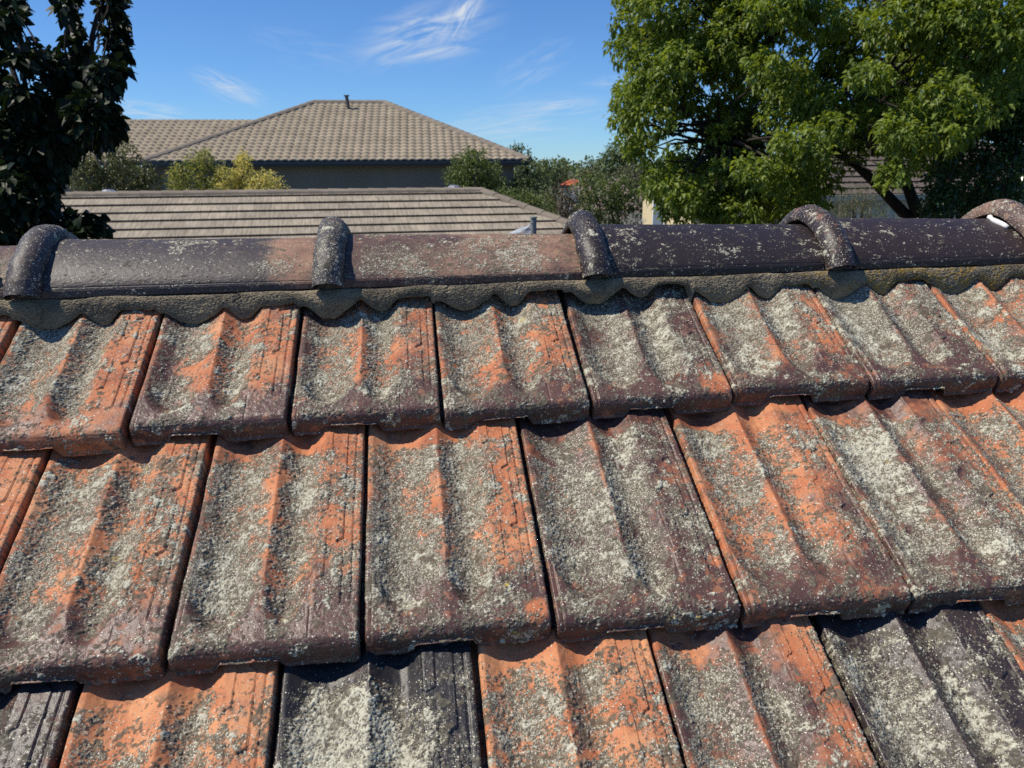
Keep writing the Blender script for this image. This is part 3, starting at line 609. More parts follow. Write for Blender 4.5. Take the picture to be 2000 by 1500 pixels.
def lime_strip():
    mb = MB(); q = np.linspace(.95, 1.5, 12); y, z = cap_path(q, -.0035)
    mb.tube([roofpt([1.462+.004*math.sin(9*t), yy, zz]) for t, yy, zz in zip(q, y, z)], [.0035+.002*abs(math.sin(7*t)) for t in q], 8)
    tag(mb.build('lime_strip', simple_mat('lime_dab', (.75, .73, .70), .9, .1, 80), smooth=True), 'white lime streak on the black cap just before the rusty roll', 'lime streak')
lime_strip()

# what carries the tiles: boarded deck on both slopes and the house walls below
def make_deck():
    x0, x1, e = -4.2, 6.5, 3.6
    mb = MB(); m = simple_mat('deck_boards', (.045, .035, .03), .9, .3, 6)
    def pt(x, y, z): return roofpt([x, y, z])
    top = np.array([0, YA, YA*math.tan(PR)-.028])
    for s in (-1, 1):
        d = np.array([0, s*math.cos(PR), -math.sin(PR)]); n = np.array([0, s*math.sin(PR), math.cos(PR)])
        a, b = top, top+d*e
        q = [a+[x0, 0, 0], a+[x1, 0, 0], b+[x1, 0, 0], b+[x0, 0, 0]]
        lo = [p-n*.02 for p in q]
        Pq = [roofpt(p) for p in q]; Pl = [roofpt(p) for p in lo]
        order = lambda L_: L_ if s > 0 else L_[::-1]
        mb.poly(order(Pq)[::-1]); mb.poly(order(Pl))
        for i in range(4): mb.poly([Pq[i], Pl[i], Pl[(i+1) % 4], Pq[(i+1) % 4]])
    o = mb.build('roof_deck', m); tag(o, 'dark boarded roof deck glimpsed in the joints between the old clay tiles', 'roof deck')
    zt = YA*math.tan(PR)-e*math.sin(PR)+.10; w = MB()
    yc = YA; hw = e*math.cos(PR)-.35
    c = roofpt([(x0+x1)/2, yc, 0]); g = -4.9
    for sx, sy, ax, ay in ((0, -1, (x1-x0)/2-.3, .06), (0, 1, (x1-x0)/2-.3, .06), (-1, 0, .06, hw-.06), (1, 0, .06, hw-.06)):
        w.box([c[0]+sx*((x1-x0)/2-.3), c[1]+sy*hw, (zt-.25+g)/2], [ax, 0, 0], [0, ay, 0], [0, 0, (zt-.25-g)/2])
    w.build('wall', simple_mat('red_brick', (.28, .12, .08), .85, .3, 5), o)
make_deck()

# ------------------------------------------------------------------ ground and far land
GZ = -4.8
def make_ground():
    m, nt, b = new_mat('dry_grass_ground'); N = nt.nodes.new; L = nt.links.new
    tc = N('ShaderNodeTexCoord'); n1 = N('ShaderNodeTexNoise'); n1.inputs['Scale'].default_value = .09; n1.inputs['Detail'].default_value = 8; L(tc.outputs['Object'], n1.inputs['Vector'])
    r = N('ShaderNodeValToRGB'); r.color_ramp.elements[0].color = (.045, .06, .025, 1); r.color_ramp.elements[1].color = (.14, .125, .07, 1)
    r.color_ramp.elements[0].position = .35; r.color_ramp.elements[1].position = .65
    L(n1.outputs['Fac'], r.inputs[0]); L(r.outputs[0], b.inputs['Base Color']); b.inputs['Roughness'].default_value = .95
    mb = MB(); S = 1800
    mb.poly([[-S, -S, GZ], [S, -S, GZ], [S, S, GZ], [-S, S, GZ]])
    tag(mb.build('ground', m), 'dry grassy ground between the houses', kind='structure')
make_ground()

# ------------------------------------------------------------------ leaves
def leaf_material(name, dark, light, rough=.5, transl=.35, spec=.4):
    m, nt, b = new_mat(name); N = nt.nodes.new; L = nt.links.new
    a = N('ShaderNodeAttribute'); a.attribute_name = 'tone'
    r = N('ShaderNodeValToRGB'); r.color_ramp.elements[0].color = (*dark, 1); r.color_ramp.elements[1].color = (*light, 1)
    L(a.outputs['Fac'], r.inputs[0]); L(r.outputs[0], b.inputs['Base Color'])
    b.inputs['Roughness'].default_value = rough; b.inputs['Specular IOR Level'].default_value = spec
    t = N('ShaderNodeBsdfTranslucent'); hs = N('ShaderNodeHueSaturation'); hs.inputs['Value'].default_value = 1.5; hs.inputs['Saturation'].default_value = 1.15; hs.inputs['Hue'].default_value = .485
    L(r.outputs[0], hs.inputs['Color']); L(hs.outputs[0], t.inputs['Color'])
    mx = N('ShaderNodeMixShader'); mx.inputs[0].default_value = transl; L(b.outputs[0], mx.inputs[1]); L(t.outputs[0], mx.inputs[2])
    L(mx.outputs[0], nt.nodes['Material Output'].inputs['Surface']); return m
def unit(v): return v/(np.linalg.norm(v, axis=-1, keepdims=True)+1e-9)
def leaf_mesh(name, rng, P, D, length, width, tone, droop=.25, fold=.25):
    """one folded, drooping blade per row of P growing along D"""
    n = len(P); up = unit(np.array([0, 0, 1.])+.55*rng.standard_normal((n, 3)))
    D = unit(D); S = unit(np.cross(D, up)); Nn_ = np.cross(S, D)
    l = (length*rng.uniform(.45, 1.2, n))[:, None]; w = (width*rng.uniform(.7, 1.2, n))[:, None]/2
    down = np.array([0, 0, -1.])
    b = P; m = P+D*l*.48+Nn_*0; t = P+D*l+down*l*droop
    L1 = P+D*l*.42-S*w+Nn_*w*fold*2; R1 = P+D*l*.42+S*w+Nn_*w*fold*2
    V = np.stack([b, L1, m, R1, t], 1).reshape(-1, 3); i = np.arange(n)[:, None]*5
    Fc = np.concatenate([i+[0, 2, 1], i+[1, 2, 4], i+[0, 3, 2], i+[3, 4, 2]], 0)
    me = mesh_np(name, V, Fc, smooth=False)
    tn = np.repeat(np.clip(tone, 0, 1), 5); add_attr(me, 'tone', np.stack([tn]*3, 1)); return me
def round_leaf_mesh(name, rng, P, D, length, width, tone, droop=.5):
    """broad cupped leaf: six cross ribs, for the near tree"""
    n = len(P); up = unit(np.array([-.2, 0, 1.])+.75*rng.standard_normal((n, 3))); D = unit(D); S = unit(np.cross(D, up)); Nn_ = np.cross(S, D)
    l = (length*rng.uniform(.6, 1.15, n))[:, None]; w = (width*rng.uniform(.75, 1.15, n))[:, None]/2
    ts = [0, .14, .34, .58, .8, 1.0]; ws = [.05, .72, 1.0, .86, .48, .02]; rows = []
    curl = rng.uniform(.1, .8, n)[:, None]*droop
    for t, q in zip(ts, ws):
        c = P+D*l*t-np.array([0, 0, 1.])*l*curl*t*t
        rows += [c-S*w*q+Nn_*w*q*.30, c, c+S*w*q+Nn_*w*q*.30]
    V = np.stack(rows, 1).reshape(-1, 3); K = len(rows); i = np.arange(n)[:, None]*K; F_ = []
    for k in range(5):
        a = 3*k; F_ += [i+[a, a+1, a+4, a+3], i+[a+1, a+2, a+5, a+4]]
    me = mesh_np(name, V, np.concatenate(F_, 0)); tn = np.repeat(np.clip(tone, 0, 1), K); add_attr(me, 'tone', np.stack([tn]*3, 1)); return me
M_BARK = simple_mat('grey_bark', (.10, .085, .07), .9, .4, 14, .5, stretch=(1, 1, .25))
M_BARKD = simple_mat('dark_bark', (.035, .028, .022), .9, .4, 14, .5, stretch=(1, 1, .25))
def px_len(px, d): return px*d/F
def limb_tree(name, label, group, base, limbs, bark, crown_me, mat, cat='tree', lean=None):
    root = empty(name, base); tag(root, label, cat, group)
    mb = MB()
    for pts, rad in limbs: mb.tube(pts, rad, 7)
    mb.build('trunk', bark, root, True); link('crown', crown_me, mat, root); return root
def curve(rng, a, b, k=6, sag=.0, wob=.06):
    a, b = np.asarray(a, float), np.asarray(b, float); d = np.linalg.norm(b-a); out = []
    for i in range(k+1):
        t = i/k; p = a*(1-t)+b*t; p = p+rng.normal(0, wob*d*.35, 3)*math.sin(math.pi*t)+np.array([0, 0, sag*d*math.sin(math.pi*t)]); out.append(p)
    return out
def small_tree(name, label, group, clumps, depth, leaf, n_per, mat, seed, trunk_px, bark=None, spread=.5, wid=.5, cat='tree', tones=None):
    """clumps = (px, py, r_px, squash); every clump becomes a ball of leafy twigs at about this depth, with a limb running to it"""
    rng = np.random.default_rng(seed); Ps, Ds, T = [], [], []; limbs = []
    base = at(trunk_px, 330, depth); base[2] = GZ
    fork = base.copy(); mid = at(np.mean([c[0] for c in clumps]), np.max([c[1] for c in clumps]), depth); fork = np.array([mid[0], mid[1], min(mid[2]-.1, base[2]+2.2)])
    limbs.append((curve(rng, base, fork, 5, 0, .04), list(np.linspace(.16, .10, 6))))
    for q in clumps:
        px, py, r = q[:3]; sq = q[3] if len(q) > 3 else 1.0; dd = depth+rng.uniform(-1, 1)*spread; c = at(px, py, dd); R = px_len(r, dd)
        limbs.append((curve(rng, fork, c, 6, .03, .08), list(np.linspace(.07, .012, 7))))
        n = int(n_per*(r/30)**2)+12
        v = unit(rng.standard_normal((n, 3))); rad = rng.uniform(.25, 1, n)**.45*(1+.22*np.sin(v[:, 0]*5+seed)*np.cos(v[:, 2]*4+px))
        p = c+v*rad[:, None]*R*np.array([1, 1, sq]); k = 5
        pp = np.repeat(p, k, 0)+rng.normal(0, leaf*.45, (n*k, 3))
        dr = np.repeat(v, k, 0)*.7+rng.standard_normal((n*k, 3))*.8+np.array([0, 0, -.15])
        Ps.append(pp); Ds.append(dr); T.append(np.repeat(rng.uniform(.2, .8, n), k)+rng.normal(0, .15, n*k)+(tones[len(T) % len(tones)] if tones else 0))
    P, D, T = np.concatenate(Ps), np.concatenate(Ds), np.concatenate(T)
    me = leaf_mesh('crown', rng, P, D, leaf, leaf*wid, T, .2)
    return limb_tree(name, label, group, base, limbs, bark or M_BARK, me, mat, cat)

# ------------------------------------------------------------------ near left tree
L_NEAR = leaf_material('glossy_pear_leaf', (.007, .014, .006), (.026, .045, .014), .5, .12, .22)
def left_tree():
    rng = np.random.default_rng(5); D0 = 4.6
    cl = [(214, -30, 30), (216, 10, 32), (226, 40, 28), (222, 70, 32), (226, 108, 30), (206, 148, 38), (228, 132, 20), (132, -20, 24), (130, 14, 24), (142, 48, 26), (152, 88, 27), (165, 128, 38),
          (18, 0, 36), (30, 30, 22), (12, 56, 26), (8, 96, 24), (58, 100, 30), (46, 118, 24), (104, 112, 30), (112, 130, 36), (140, 165, 50), (192, 150, 36), (198, 190, 34), (180, 222, 58), (100, 225, 66),
          (48, 190, 44), (30, 255, 60), (100, 285, 62), (165, 255, 60), (212, 246, 30), (228, 236, 16), (196, 262, 34), (55, 335, 62), (14, 380, 60), (100, 338, 36), (40, 425, 60), (82, 395, 40), (78, 360, 44),
          (140, 440, 34), (178, 436, 26), (200, 444, 16), (10, 470, 44), (112, 452, 32), (150, 462, 30), (60, 460, 50), (24, 310, 60), (-60, 150, 80), (-60, 300, 90), (-50, 430, 80), (-40, 20, 50), (140, 205, 50), (70, 260, 60)]
    Ps, Ds, T = [], [], []
    base = at(10, 400, D0+.2); base[2] = GZ; limbs = []
    hub = at(40, 620, D0+.1); limbs.append((curve(rng, base, hub, 6, 0, .03), list(np.linspace(.10, .075, 7))))
    hubs = [at(60, 470, D0), at(90, 330, D0), at(150, 230, D0)]
    limbs.append(([hub]+hubs, [.07, .05, .04, .028]))
    for tip in ((214, -60), (132, -40), (20, -30), (-30, -20)):
        h = hubs[2] if tip[0] > 100 else hubs[1]; limbs.append((curve(rng, h, at(*tip, D0+rng.uniform(-.2, .2)), 7, 0, .06), list(np.linspace(.026, .006, 8))))
    for px, py, r in cl:
        dd = D0+rng.uniform(-.45, .45); c = at(px, py, dd); R = px_len(r, dd)
        n = int(3.6*math.pi*r*r/150)+6
        v = unit(rng.standard_normal((n, 3))); p = c+v*(rng.uniform(0, 1, n)**.5)[:, None]*R*.82*np.array([1, 1.2, 1])
        Ps.append(p); Ds.append(v*.7+rng.standard_normal((n, 3))*.6+np.array([0, 0, -.55])); T.append(rng.uniform(0, 1, n)**1.6)
        h = min(hubs, key=lambda q: np.linalg.norm(q-c)); limbs.append((curve(rng, h, c, 5, .02, .1), list(np.linspace(.012, .003, 6))))
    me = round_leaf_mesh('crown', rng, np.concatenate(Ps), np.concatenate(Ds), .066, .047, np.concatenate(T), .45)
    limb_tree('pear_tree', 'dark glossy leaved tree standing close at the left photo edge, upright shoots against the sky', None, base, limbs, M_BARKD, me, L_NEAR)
left_tree()

# ------------------------------------------------------------------ big tree on the right
L_BIG = leaf_material('fresh_green_leaf', (.07, .115, .02), (.27, .345, .065), .45, .45, .35)
def inside(poly, x, y):
    r = np.zeros(len(x), bool); j = len(poly)-1
    for i in range(len(poly)):
        xi, yi = poly[i]; xj, yj = poly[j]
        r ^= ((yi > y) != (yj > y)) & (x < (xj-xi)*(y-yi)/(yj-yi+1e-9)+xi); j = i
    return r
def big_tree():
    rng = np.random.default_rng(11)
    poly = [(1275, -190), (1240, -20), (1228, 60), (1232, 110), (1262, 150), (1228, 190), (1228, 262), (1255, 300), (1292, 310), (1292, 370), (1325, 410), (1345, 425), (1545, 425), (1585, 385), (1610, 330), (1650, 285), (1760, 290), (1850, 280), (2130, 260), (2130, -190)]
    cl = []
    while len(cl) < 260:
        x = rng.uniform(1200, 2130); y = rng.uniform(-190, 440)
        if not inside(poly, np.array([x]), np.array([y]))[0]: continue
        if math.hypot(x-1510, y-268) < 34: continue
        edge = min(abs(x-1240)/300, 1); cl.append((x, y, rng.uniform(34, 62), 8.6+(rng.uniform(-1.6, 1.6))*(.35+.65*edge)))
    # leafy sprays at the rim
    for q in ((1222, 48, 26), (1215, 92, 24), (1238, 20, 26), (1252, 128, 26), (1216, 205, 24), (1212, 238, 24), (1226, 268, 24), (1245, 290, 26), (1262, -10, 30), (1280, 330, 26), (1282, 372, 28), (1312, 400, 28), (1335, 425, 24), (1400, 425, 32), (1460, 415, 34), (1520, 420, 28), (1300, 345, 34), (1350, 370, 36), (1400, 390, 36), (1450, 375, 36), (1500, 385, 34), (1540, 380, 30), (1370, 410, 30), (1430, 420, 30), (1490, 425, 28), (1555, 405, 26), (1310, 415, 22), (1345, 330, 36), (1420, 335, 36), (1580, 340, 34), (1610, 360, 28), (1590, 385, 26), (1640, 320, 26), (1560, 360, 34), (1820, 300, 34), (1850, 325, 28), (1700, 290, 34), (1660, 275, 34), (1800, 330, 20)):
        cl.append((*q, 8.6+rng.uniform(-.5, .5)))
    for q in ((1850, 190, 58), (1800, 235, 56), (1880, 240, 56), (1760, 262, 44), (1925, 205, 50), (1745, 335, 26), (1760, 318, 28), (1735, 352, 18), (1840, 268, 40), (1900, 90, 60), (1880, 30, 60), (1800, 0, 60), (1960, 10, 60), (1840, -30, 60), (1740, 40, 55), (1960, 130, 55), (1960, 60, 60), (1820, 60, 50), (1700, 150, 44)):
        cl.append((*q, 6.9+rng.uniform(-.3, .3)))
    Ps, Ds, T = [], [], []
    base = at(1845, 330, 8.9); base[2] = GZ
    fork = at(1812, 470, 8.9); limbs = [(curve(rng, base, fork, 6, 0, .03), list(np.linspace(.22, .13, 7)))]
    forks = [at(1768, 350, 8.8), at(1700, 215, 8.8), at(1785, 110, 8.8), at(1560, 200, 8.7), at(1900, 160, 9.0), at(1450, 120, 8.7), at(1420, 280, 8.7)]
    limbs.append(([fork, forks[0]], [.075, .06])); limbs.append((curve(rng, forks[0], forks[1], 5, 0, .05), list(np.linspace(.07, .05, 6))))
    limbs.append((curve(rng, fork, at(1640, 300, 8.9), 5, .05, .05), list(np.linspace(.07, .045, 6))))
    limbs.append((curve(rng, fork, forks[4], 5, 0, .05), list(np.linspace(.12, .06, 6))))
    limbs.append((curve(rng, at(1640, 300, 8.9), forks[6], 5, .06, .05), list(np.linspace(.05, .025, 6))))
    for a, b in ((1, 2), (1, 3), (3, 5)): limbs.append((curve(rng, forks[a], forks[b], 6, .02, .08), list(np.linspace(.05, .028, 7))))
    hubs = forks[1:]
    for px, py, r, dd in cl:
        c = at(px, py, dd); R = px_len(r, dd); h = min(hubs, key=lambda q: np.linalg.norm(q-c))
        limbs.append((curve(rng, h, c, 6, .03, .14), list(np.linspace(.022, .005, 7))))
        nt_ = int(50*(r/45)**2)+8; k = 7
        v = unit(rng.standard_normal((nt_, 3))+np.array([-.1, 0, .25])); p = c+v*(rng.uniform(.2, 1, nt_)**.5)[:, None]*R*np.array([1.1, 1.1, .75])
        tone = rng.uniform(.15, .85, nt_)
        pp = np.repeat(p, k, 0)+rng.normal(0, .022, (nt_*k, 3))
        az = rng.uniform(0, 2*math.pi, nt_*k)
        dr = np.stack([np.cos(az), np.sin(az), -.55+.6*rng.standard_normal(nt_*k)], 1)+.5*np.repeat(v, k, 0)
        Ps.append(pp); Ds.append(dr); T.append(np.repeat(tone, k)+rng.normal(0, .12, nt_*k))
    T = np.concatenate(T); T = np.where(rng.random(len(T)) < .003, 1.0, T)
    me = leaf_mesh('crown', rng, np.concatenate(Ps), np.concatenate(Ds), .072, .038, T, .30, .2)
    limb_tree('shade_tree', 'large bright green leafy tree filling the upper right of the photo', None, base, limbs, M_BARKD, me, L_BIG)
big_tree()
L_DARK = leaf_material('camellia_leaf', (.018, .045, .014), (.06, .115, .032), .28, .15, .5)
small_tree('evergreen_shrub', 'dark glossy evergreen shrub under the big tree at the right photo edge', None,
           [(1880, 300, 50), (1930, 290, 50), (1985, 270, 50), (2050, 300, 70), (1850, 360, 44), (1900, 370, 55), (1960, 350, 50), (1990, 320, 40), (1860, 415, 50), (1930, 420, 55), (2000, 400, 60), (1830, 400, 30), (1990, 235, 40)], 7.6, .055, 70, L_DARK, 21, 1930, M_BARKD, .5, .55, 'shrub')

# ------------------------------------------------------------------ houses behind
def concrete_tile_mat(name, col, brick=None):
    m, nt, b = new_mat(name); N = nt.nodes.new; L = nt.links.new
    tc = N('ShaderNodeTexCoord'); nz = N('ShaderNodeTexNoise'); nz.inputs['Scale'].default_value = 1.3; nz.inputs['Detail'].default_value = 8; nz.inputs['Roughness'].default_value = .7
    L(tc.outputs['Object'], nz.inputs['Vector']); c = np.array(col)
    r = N('ShaderNodeValToRGB'); r.color_ramp.elements[0].position = .3; r.color_ramp.elements[1].position = .72
    r.color_ramp.elements[0].color = (*(c*.74), 1); r.color_ramp.elements[1].color = (*(c*1.2), 1); L(nz.outputs['Fac'], r.inputs[0]); o = r.outputs[0]
    if brick:
        bt = N('ShaderNodeTexBrick'); bt.offset = .5; bt.inputs['Scale'].default_value = 1; bt.inputs['Brick Width'].default_value = brick[0]; bt.inputs['Row Height'].default_value = brick[1]
        bt.inputs['Mortar Size'].default_value = .004; bt.inputs['Color1'].default_value = (.86, .86, .86, 1); bt.inputs['Color2'].default_value = (1.08, 1.07, 1.05, 1); bt.inputs['Mortar'].default_value = (.50, .48, .45, 1); bt.inputs['Bias'].default_value = .1
        L(tc.outputs['Object'], bt.inputs['Vector'])
        mx = N('ShaderNodeMix'); mx.data_type = 'RGBA'; mx.blend_type = 'MULTIPLY'; mx.inputs[0].default_value = 1; L(o, mx.inputs[6]); L(bt.outputs['Color'], mx.inputs[7]); o = mx.outputs[2]
        st = N('ShaderNodeTexNoise'); mp = N('ShaderNodeMapping'); mp.inputs['Scale'].default_value = (5, .5, 1); L(tc.outputs['Object'], mp.inputs[0]); L(mp.outputs[0], st.inputs['Vector']); st.inputs['Detail'].default_value = 5
        r3 = N('ShaderNodeValToRGB'); r3.color_ramp.elements[0].position = .35; r3.color_ramp.elements[1].position = .6; r3.color_ramp.elements[0].color = (.72, .71, .70, 1); r3.color_ramp.elements[1].color = (1.04, 1.04, 1.04, 1); L(st.outputs['Fac'], r3.inputs[0])
        m3 = N('ShaderNodeMix'); m3.data_type = 'RGBA'; m3.blend_type = 'MULTIPLY'; m3.inputs[0].default_value = 1; L(o, m3.inputs[6]); L(r3.outputs[0], m3.inputs[7]); o = m3.outputs[2]
    L(o, b.inputs['Base Color']); b.inputs['Roughness'].default_value = .9; b.inputs['Specular IOR Level'].default_value = .2; return m
def roof_slope(name, parent, mat, O, ex, up, length, slen, il, ir, kind, gauge=.32, dx=.045):
    """one roof face in its own frame: x along the eave, y up the slope; il / ir = how fast the left and right ends draw in"""
    ex = unit(np.asarray(ex, float)); up = unit(np.asarray(up, float)); ez = np.cross(ex, up)
    ys, st = [], []
    y = 0.0
    while y < slen-.02:
        e = min(y+gauge, slen); ys += [y, y+.002, (y+e)/2, e-.004]; st += [-.002, 1, .5, .02]; y = e
    ys.append(slen); st.append(0)
    ys, st = np.array(ys), np.array(st); xs = np.arange(0, length+dx, dx)
    X = np.broadcast_to(xs, (len(ys), len(xs))).copy(); Y = np.broadcast_to(ys[:, None], X.shape)
    X = np.clip(X, (il*Y), length-ir*Y)
    if kind == 'wave': Z = .055*np.abs(np.sin(math.pi*X/.30))**.8+.055*st[:, None]
    else: Z = .034*st[:, None]+0*X
    me = mesh_np(name, np.stack([X, Y, Z], -1).reshape(-1, 3), grid_faces(*X.shape), kind == 'wave')
    o = bpy.data.objects.new(name, me); C.objects.link(o); me.materials.append(mat)
    o.matrix_world = Matrix(((ex[0], up[0], ez[0], O[0]), (ex[1], up[1], ez[1], O[1]), (ex[2], up[2], ez[2], O[2]), (0, 0, 0, 1)))
    if parent is not None:
        mw = o.matrix_world.copy(); o.parent = parent; o.matrix_parent_inverse = parent.matrix_world.inverted(); o.matrix_world = mw
    return o
def cap_run(mb, a, b, w=.13, h=.07, seg=.36):
    """overlapping half-round ridge or hip caps from a to b"""
    a, b = np.asarray(a, float), np.asarray(b, float); L_ = np.linalg.norm(b-a); t = (b-a)/L_; s = unit(np.cross(t, [0, 0, 1.])); n = np.cross(s, t); k = max(1, int(L_/seg))
    for i in range(k):
        p0 = a+(b-a)*i/k; p1 = a+(b-a)*(i+1)/k+t*.03; r = []
        for p, e in ((p0, .012), (p1, 0)):
            r.append([p+s*(w*math.cos(q))+n*(h*math.sin(q)-.03+e) for q in np.linspace(0, math.pi, 7)])
        for j in range(6): mb.poly([r[0][j], r[1][j], r[1][j+1], r[0][j+1]])
        mb.poly(r[0][::-1]); mb.poly(r[1])
def hip_house(root, O, ex, W, Dp, ztop_pitch, mat, capm, wallm, gutm, kind, hips=(1, 1), gauge=.32, over=.55, gut=True, dx=.045):
    """rectangular hipped roof: O = front-left eave corner, ex = along the front, W wide, Dp deep"""
    ex = unit(np.asarray(ex, float)*np.array([1, 1, 0])); g = np.array([-ex[1], ex[0], 0]); p = ztop_pitch; z = np.array([0, 0, 1.])
    O = np.asarray(O, float); up = g*math.cos(p)+z*math.sin(p); run = Dp/2; slen = run/math.cos(p); c = math.cos(p)
    A, B, Cc, D_ = O, O+ex*W, O+ex*W+g*Dp, O+g*Dp
    rise = z*run*math.tan(p); R0 = O+g*run+rise+ex*(run if hips[0] else 0); R1 = O+g*run+rise+ex*(W-(run if hips[1] else 0))
    roof_slope('roof', root, mat, A, ex, up, W, slen, c*hips[0], c*hips[1], kind, gauge, dx)
    roof_slope('roof', root, mat, Cc, -ex, -g*c+z*math.sin(p), W, slen, c*hips[1], c*hips[0], kind, gauge, dx*2)
    if hips[1]: roof_slope('roof', root, mat, B, g, -ex*c+z*math.sin(p), Dp, slen, c, c, kind, gauge, dx*2)
    if hips[0]: roof_slope('roof', root, mat, D_, -g, ex*c+z*math.sin(p), Dp, slen, c, c, kind, gauge, dx*2)
    mb = MB(); cw = (.20, .17) if kind == 'wave' else (.14, .08); cap_run(mb, R0, R1, *cw)
    if hips[0]: cap_run(mb, A, R0, *cw); cap_run(mb, D_, R0, *cw)
    if hips[1]: cap_run(mb, B, R1, *cw); cap_run(mb, Cc, R1, *cw)
    mb.build('ridge_capping', capm, root, True)
    w = MB(); zc = O[2]-.12; mid = O+ex*W/2+g*Dp/2; hz = (zc-GZ)/2
    w.box([mid[0], mid[1], GZ+hz], ex*(W/2-over), g*(Dp/2-over), z*hz); w.build('wall', wallm, root)
    if gut:
        q = MB()
        for a, b, s in ((A, B, -g), (B, Cc, ex), (Cc, D_, g), (D_, A, -ex)):
            t = unit(b-a); m_ = (a+b)/2; hl = np.linalg.norm(b-a)/2+.06
            q.box(m_+s*.045-z*.045, t*hl, s*.06, z*.055)
        q.build('gutter', gutm, root)
        f_ = MB(); f_.box(mid*np.array([1, 1, 0])+z*(O[2]-.125), ex*(W/2-.02), g*(Dp/2-.02), z*.018)
        for a, b, s in ((A, B, -g), (B, Cc, ex), (Cc, D_, g), (D_, A, -ex)):
            t = unit(b-a); m_ = (a+b)/2; f_.box(m_-s*.045-z*.10, t*(np.linalg.norm(b-a)/2-.05), s*.02, z*.085)
        f_.build('fascia', gutm, root)
    return A, B, R0, R1
M_ROOF_FLAT = concrete_tile_mat('flat_concrete_tile', (.355, .31, .245), (.30, .32))
M_ROOF_CAP = concrete_tile_mat('concrete_cap', (.235, .20, .158))
M_ROOF_WAVE = concrete_tile_mat('wave_concrete_tile', (.34, .285, .21))
M_GUT = simple_mat('charcoal_gutter', (.045, .05, .055), .45, .08, 3, spec=.5)
M_WALL_G = simple_mat('grey_render', (.205, .185, .15), .9, .06, 1.5)

# low neighbour roof: ridge parallel to ours
def neighbour():
    R1 = at(940, 371, 15.5); z = R1[2]; R0 = at_z(100, 381, z); e = unit((R1-R0)*np.array([1, 1, 0])); g = np.array([-e[1], e[0], 0])
    p = math.radians(22.5); run = 4.6; W = 17.0
    O = R1+e*run-g*run-e*W; O[2] = z-run*math.tan(p)
    root = empty('neighbour_house', [*(O+e*W/2+g*run)[:2], GZ]); tag(root, 'single storey house behind the ridge, low roof of flat taupe concrete tiles', 'house')
    hip_house(root, O, e, W, 2*run, p, M_ROOF_FLAT, M_ROOF_CAP, M_WALL_G, M_GUT, 'flat', dx=.15)
    m = simple_mat('galvanised_vent', (.55, .55, .55), .35, .1, 8, metal=.8)
    for px, py in ((190, 374), (897, 364)):
        c = at_z(px, py+3, z+.0); c = c+g*.8; mb = MB()
        prof = [(.0, .17), (.08, .165), (.14, .13), (.17, .07), (.17, -.02), (.13, -.09), (.11, -.42)]
        n = 20; rings = []
        for r, h in prof:
            rings.append([c+np.array([r*math.cos(2*math.pi*k/n)*(1+.06*(k % 2)), r*math.sin(2*math.pi*k/n)*(1+.06*(k % 2)), h-.12]) for k in range(n)])
        for i in range(len(rings)-1):
            for k in range(n): mb.poly([rings[i][k], rings[i+1][k], rings[i+1][(k+1) % n], rings[i][(k+1) % n]])
        mb.build('roof_vent', m, root)
neighbour()
# two storey house
def two_storey():
    A = at(275, 317.5, 29.0); z = A[2]; B = at_z(1034, 313.5, z); 
    B = at(1034, 313.5, 30.5); B[2] = z; e = unit((B-A)*np.array([1, 1, 0])); g = np.array([-e[1], e[0], 0]); W = np.linalg.norm(B-A); run = 5.75; p = math.radians(23.8)
    root = empty('two_storey_house', [*(A+e*W/2+g*run)[:2], GZ]); tag(root, 'two storey house with a hipped roof of wavy taupe tiles and dark grey upper wall', 'house')
    hip_house(root, A, e, W, 2*run, p, M_ROOF_WAVE, M_ROOF_CAP, M_WALL_G, M_GUT, 'wave')
    # lower wing to the left
    zr = at(300, 238, 34.8)[2]; rw = (zr-z)/math.tan(p); O = A+g*(run-rw)+e*5.5-e*20
    roof_slope('roof', root, M_ROOF_WAVE, O, e, g*math.cos(p)+np.array([0, 0, math.sin(p)]), 20, rw/math.cos(p), 0, 0, 'wave')
    roof_slope('roof', root, M_ROOF_WAVE, O+e*20+g*2*rw, -e, -g*math.cos(p)+np.array([0, 0, math.sin(p)]), 20, rw/math.cos(p), 0, 0, 'wave', dx=.1)
    mb = MB(); rg = O+g*rw; rg[2] = zr; cap_run(mb, rg, rg+e*16.5); mb.build('ridge_capping', M_ROOF_CAP, root, True)
    w = MB(); c = O+e*9.5+g*rw; w.box([c[0], c[1], (z-.15+GZ)/2], e*9.2, g*(rw-.5), [0, 0, (z-.15-GZ)/2]); w.build('wall', M_WALL_G, root)
    q = MB(); q.box(O+e*7-g*.045-np.array([0, 0, .045]), e*7.2, g*.06, [0, 0, .055]); q.build('gutter', M_GUT, root)
    b = at(681, 213, 33.9); v = MB(); t = b+np.array([-.06, 0, .52]); v.tube([b-np.array([0, 0, .3]), b, t], .075, 10); v.tube([t, t+np.array([0, 0, .05])], .12, 10)
    v.build('flue_pipe', simple_mat('flue_metal', (.10, .09, .08), .6, .1, 4), root)
two_storey()

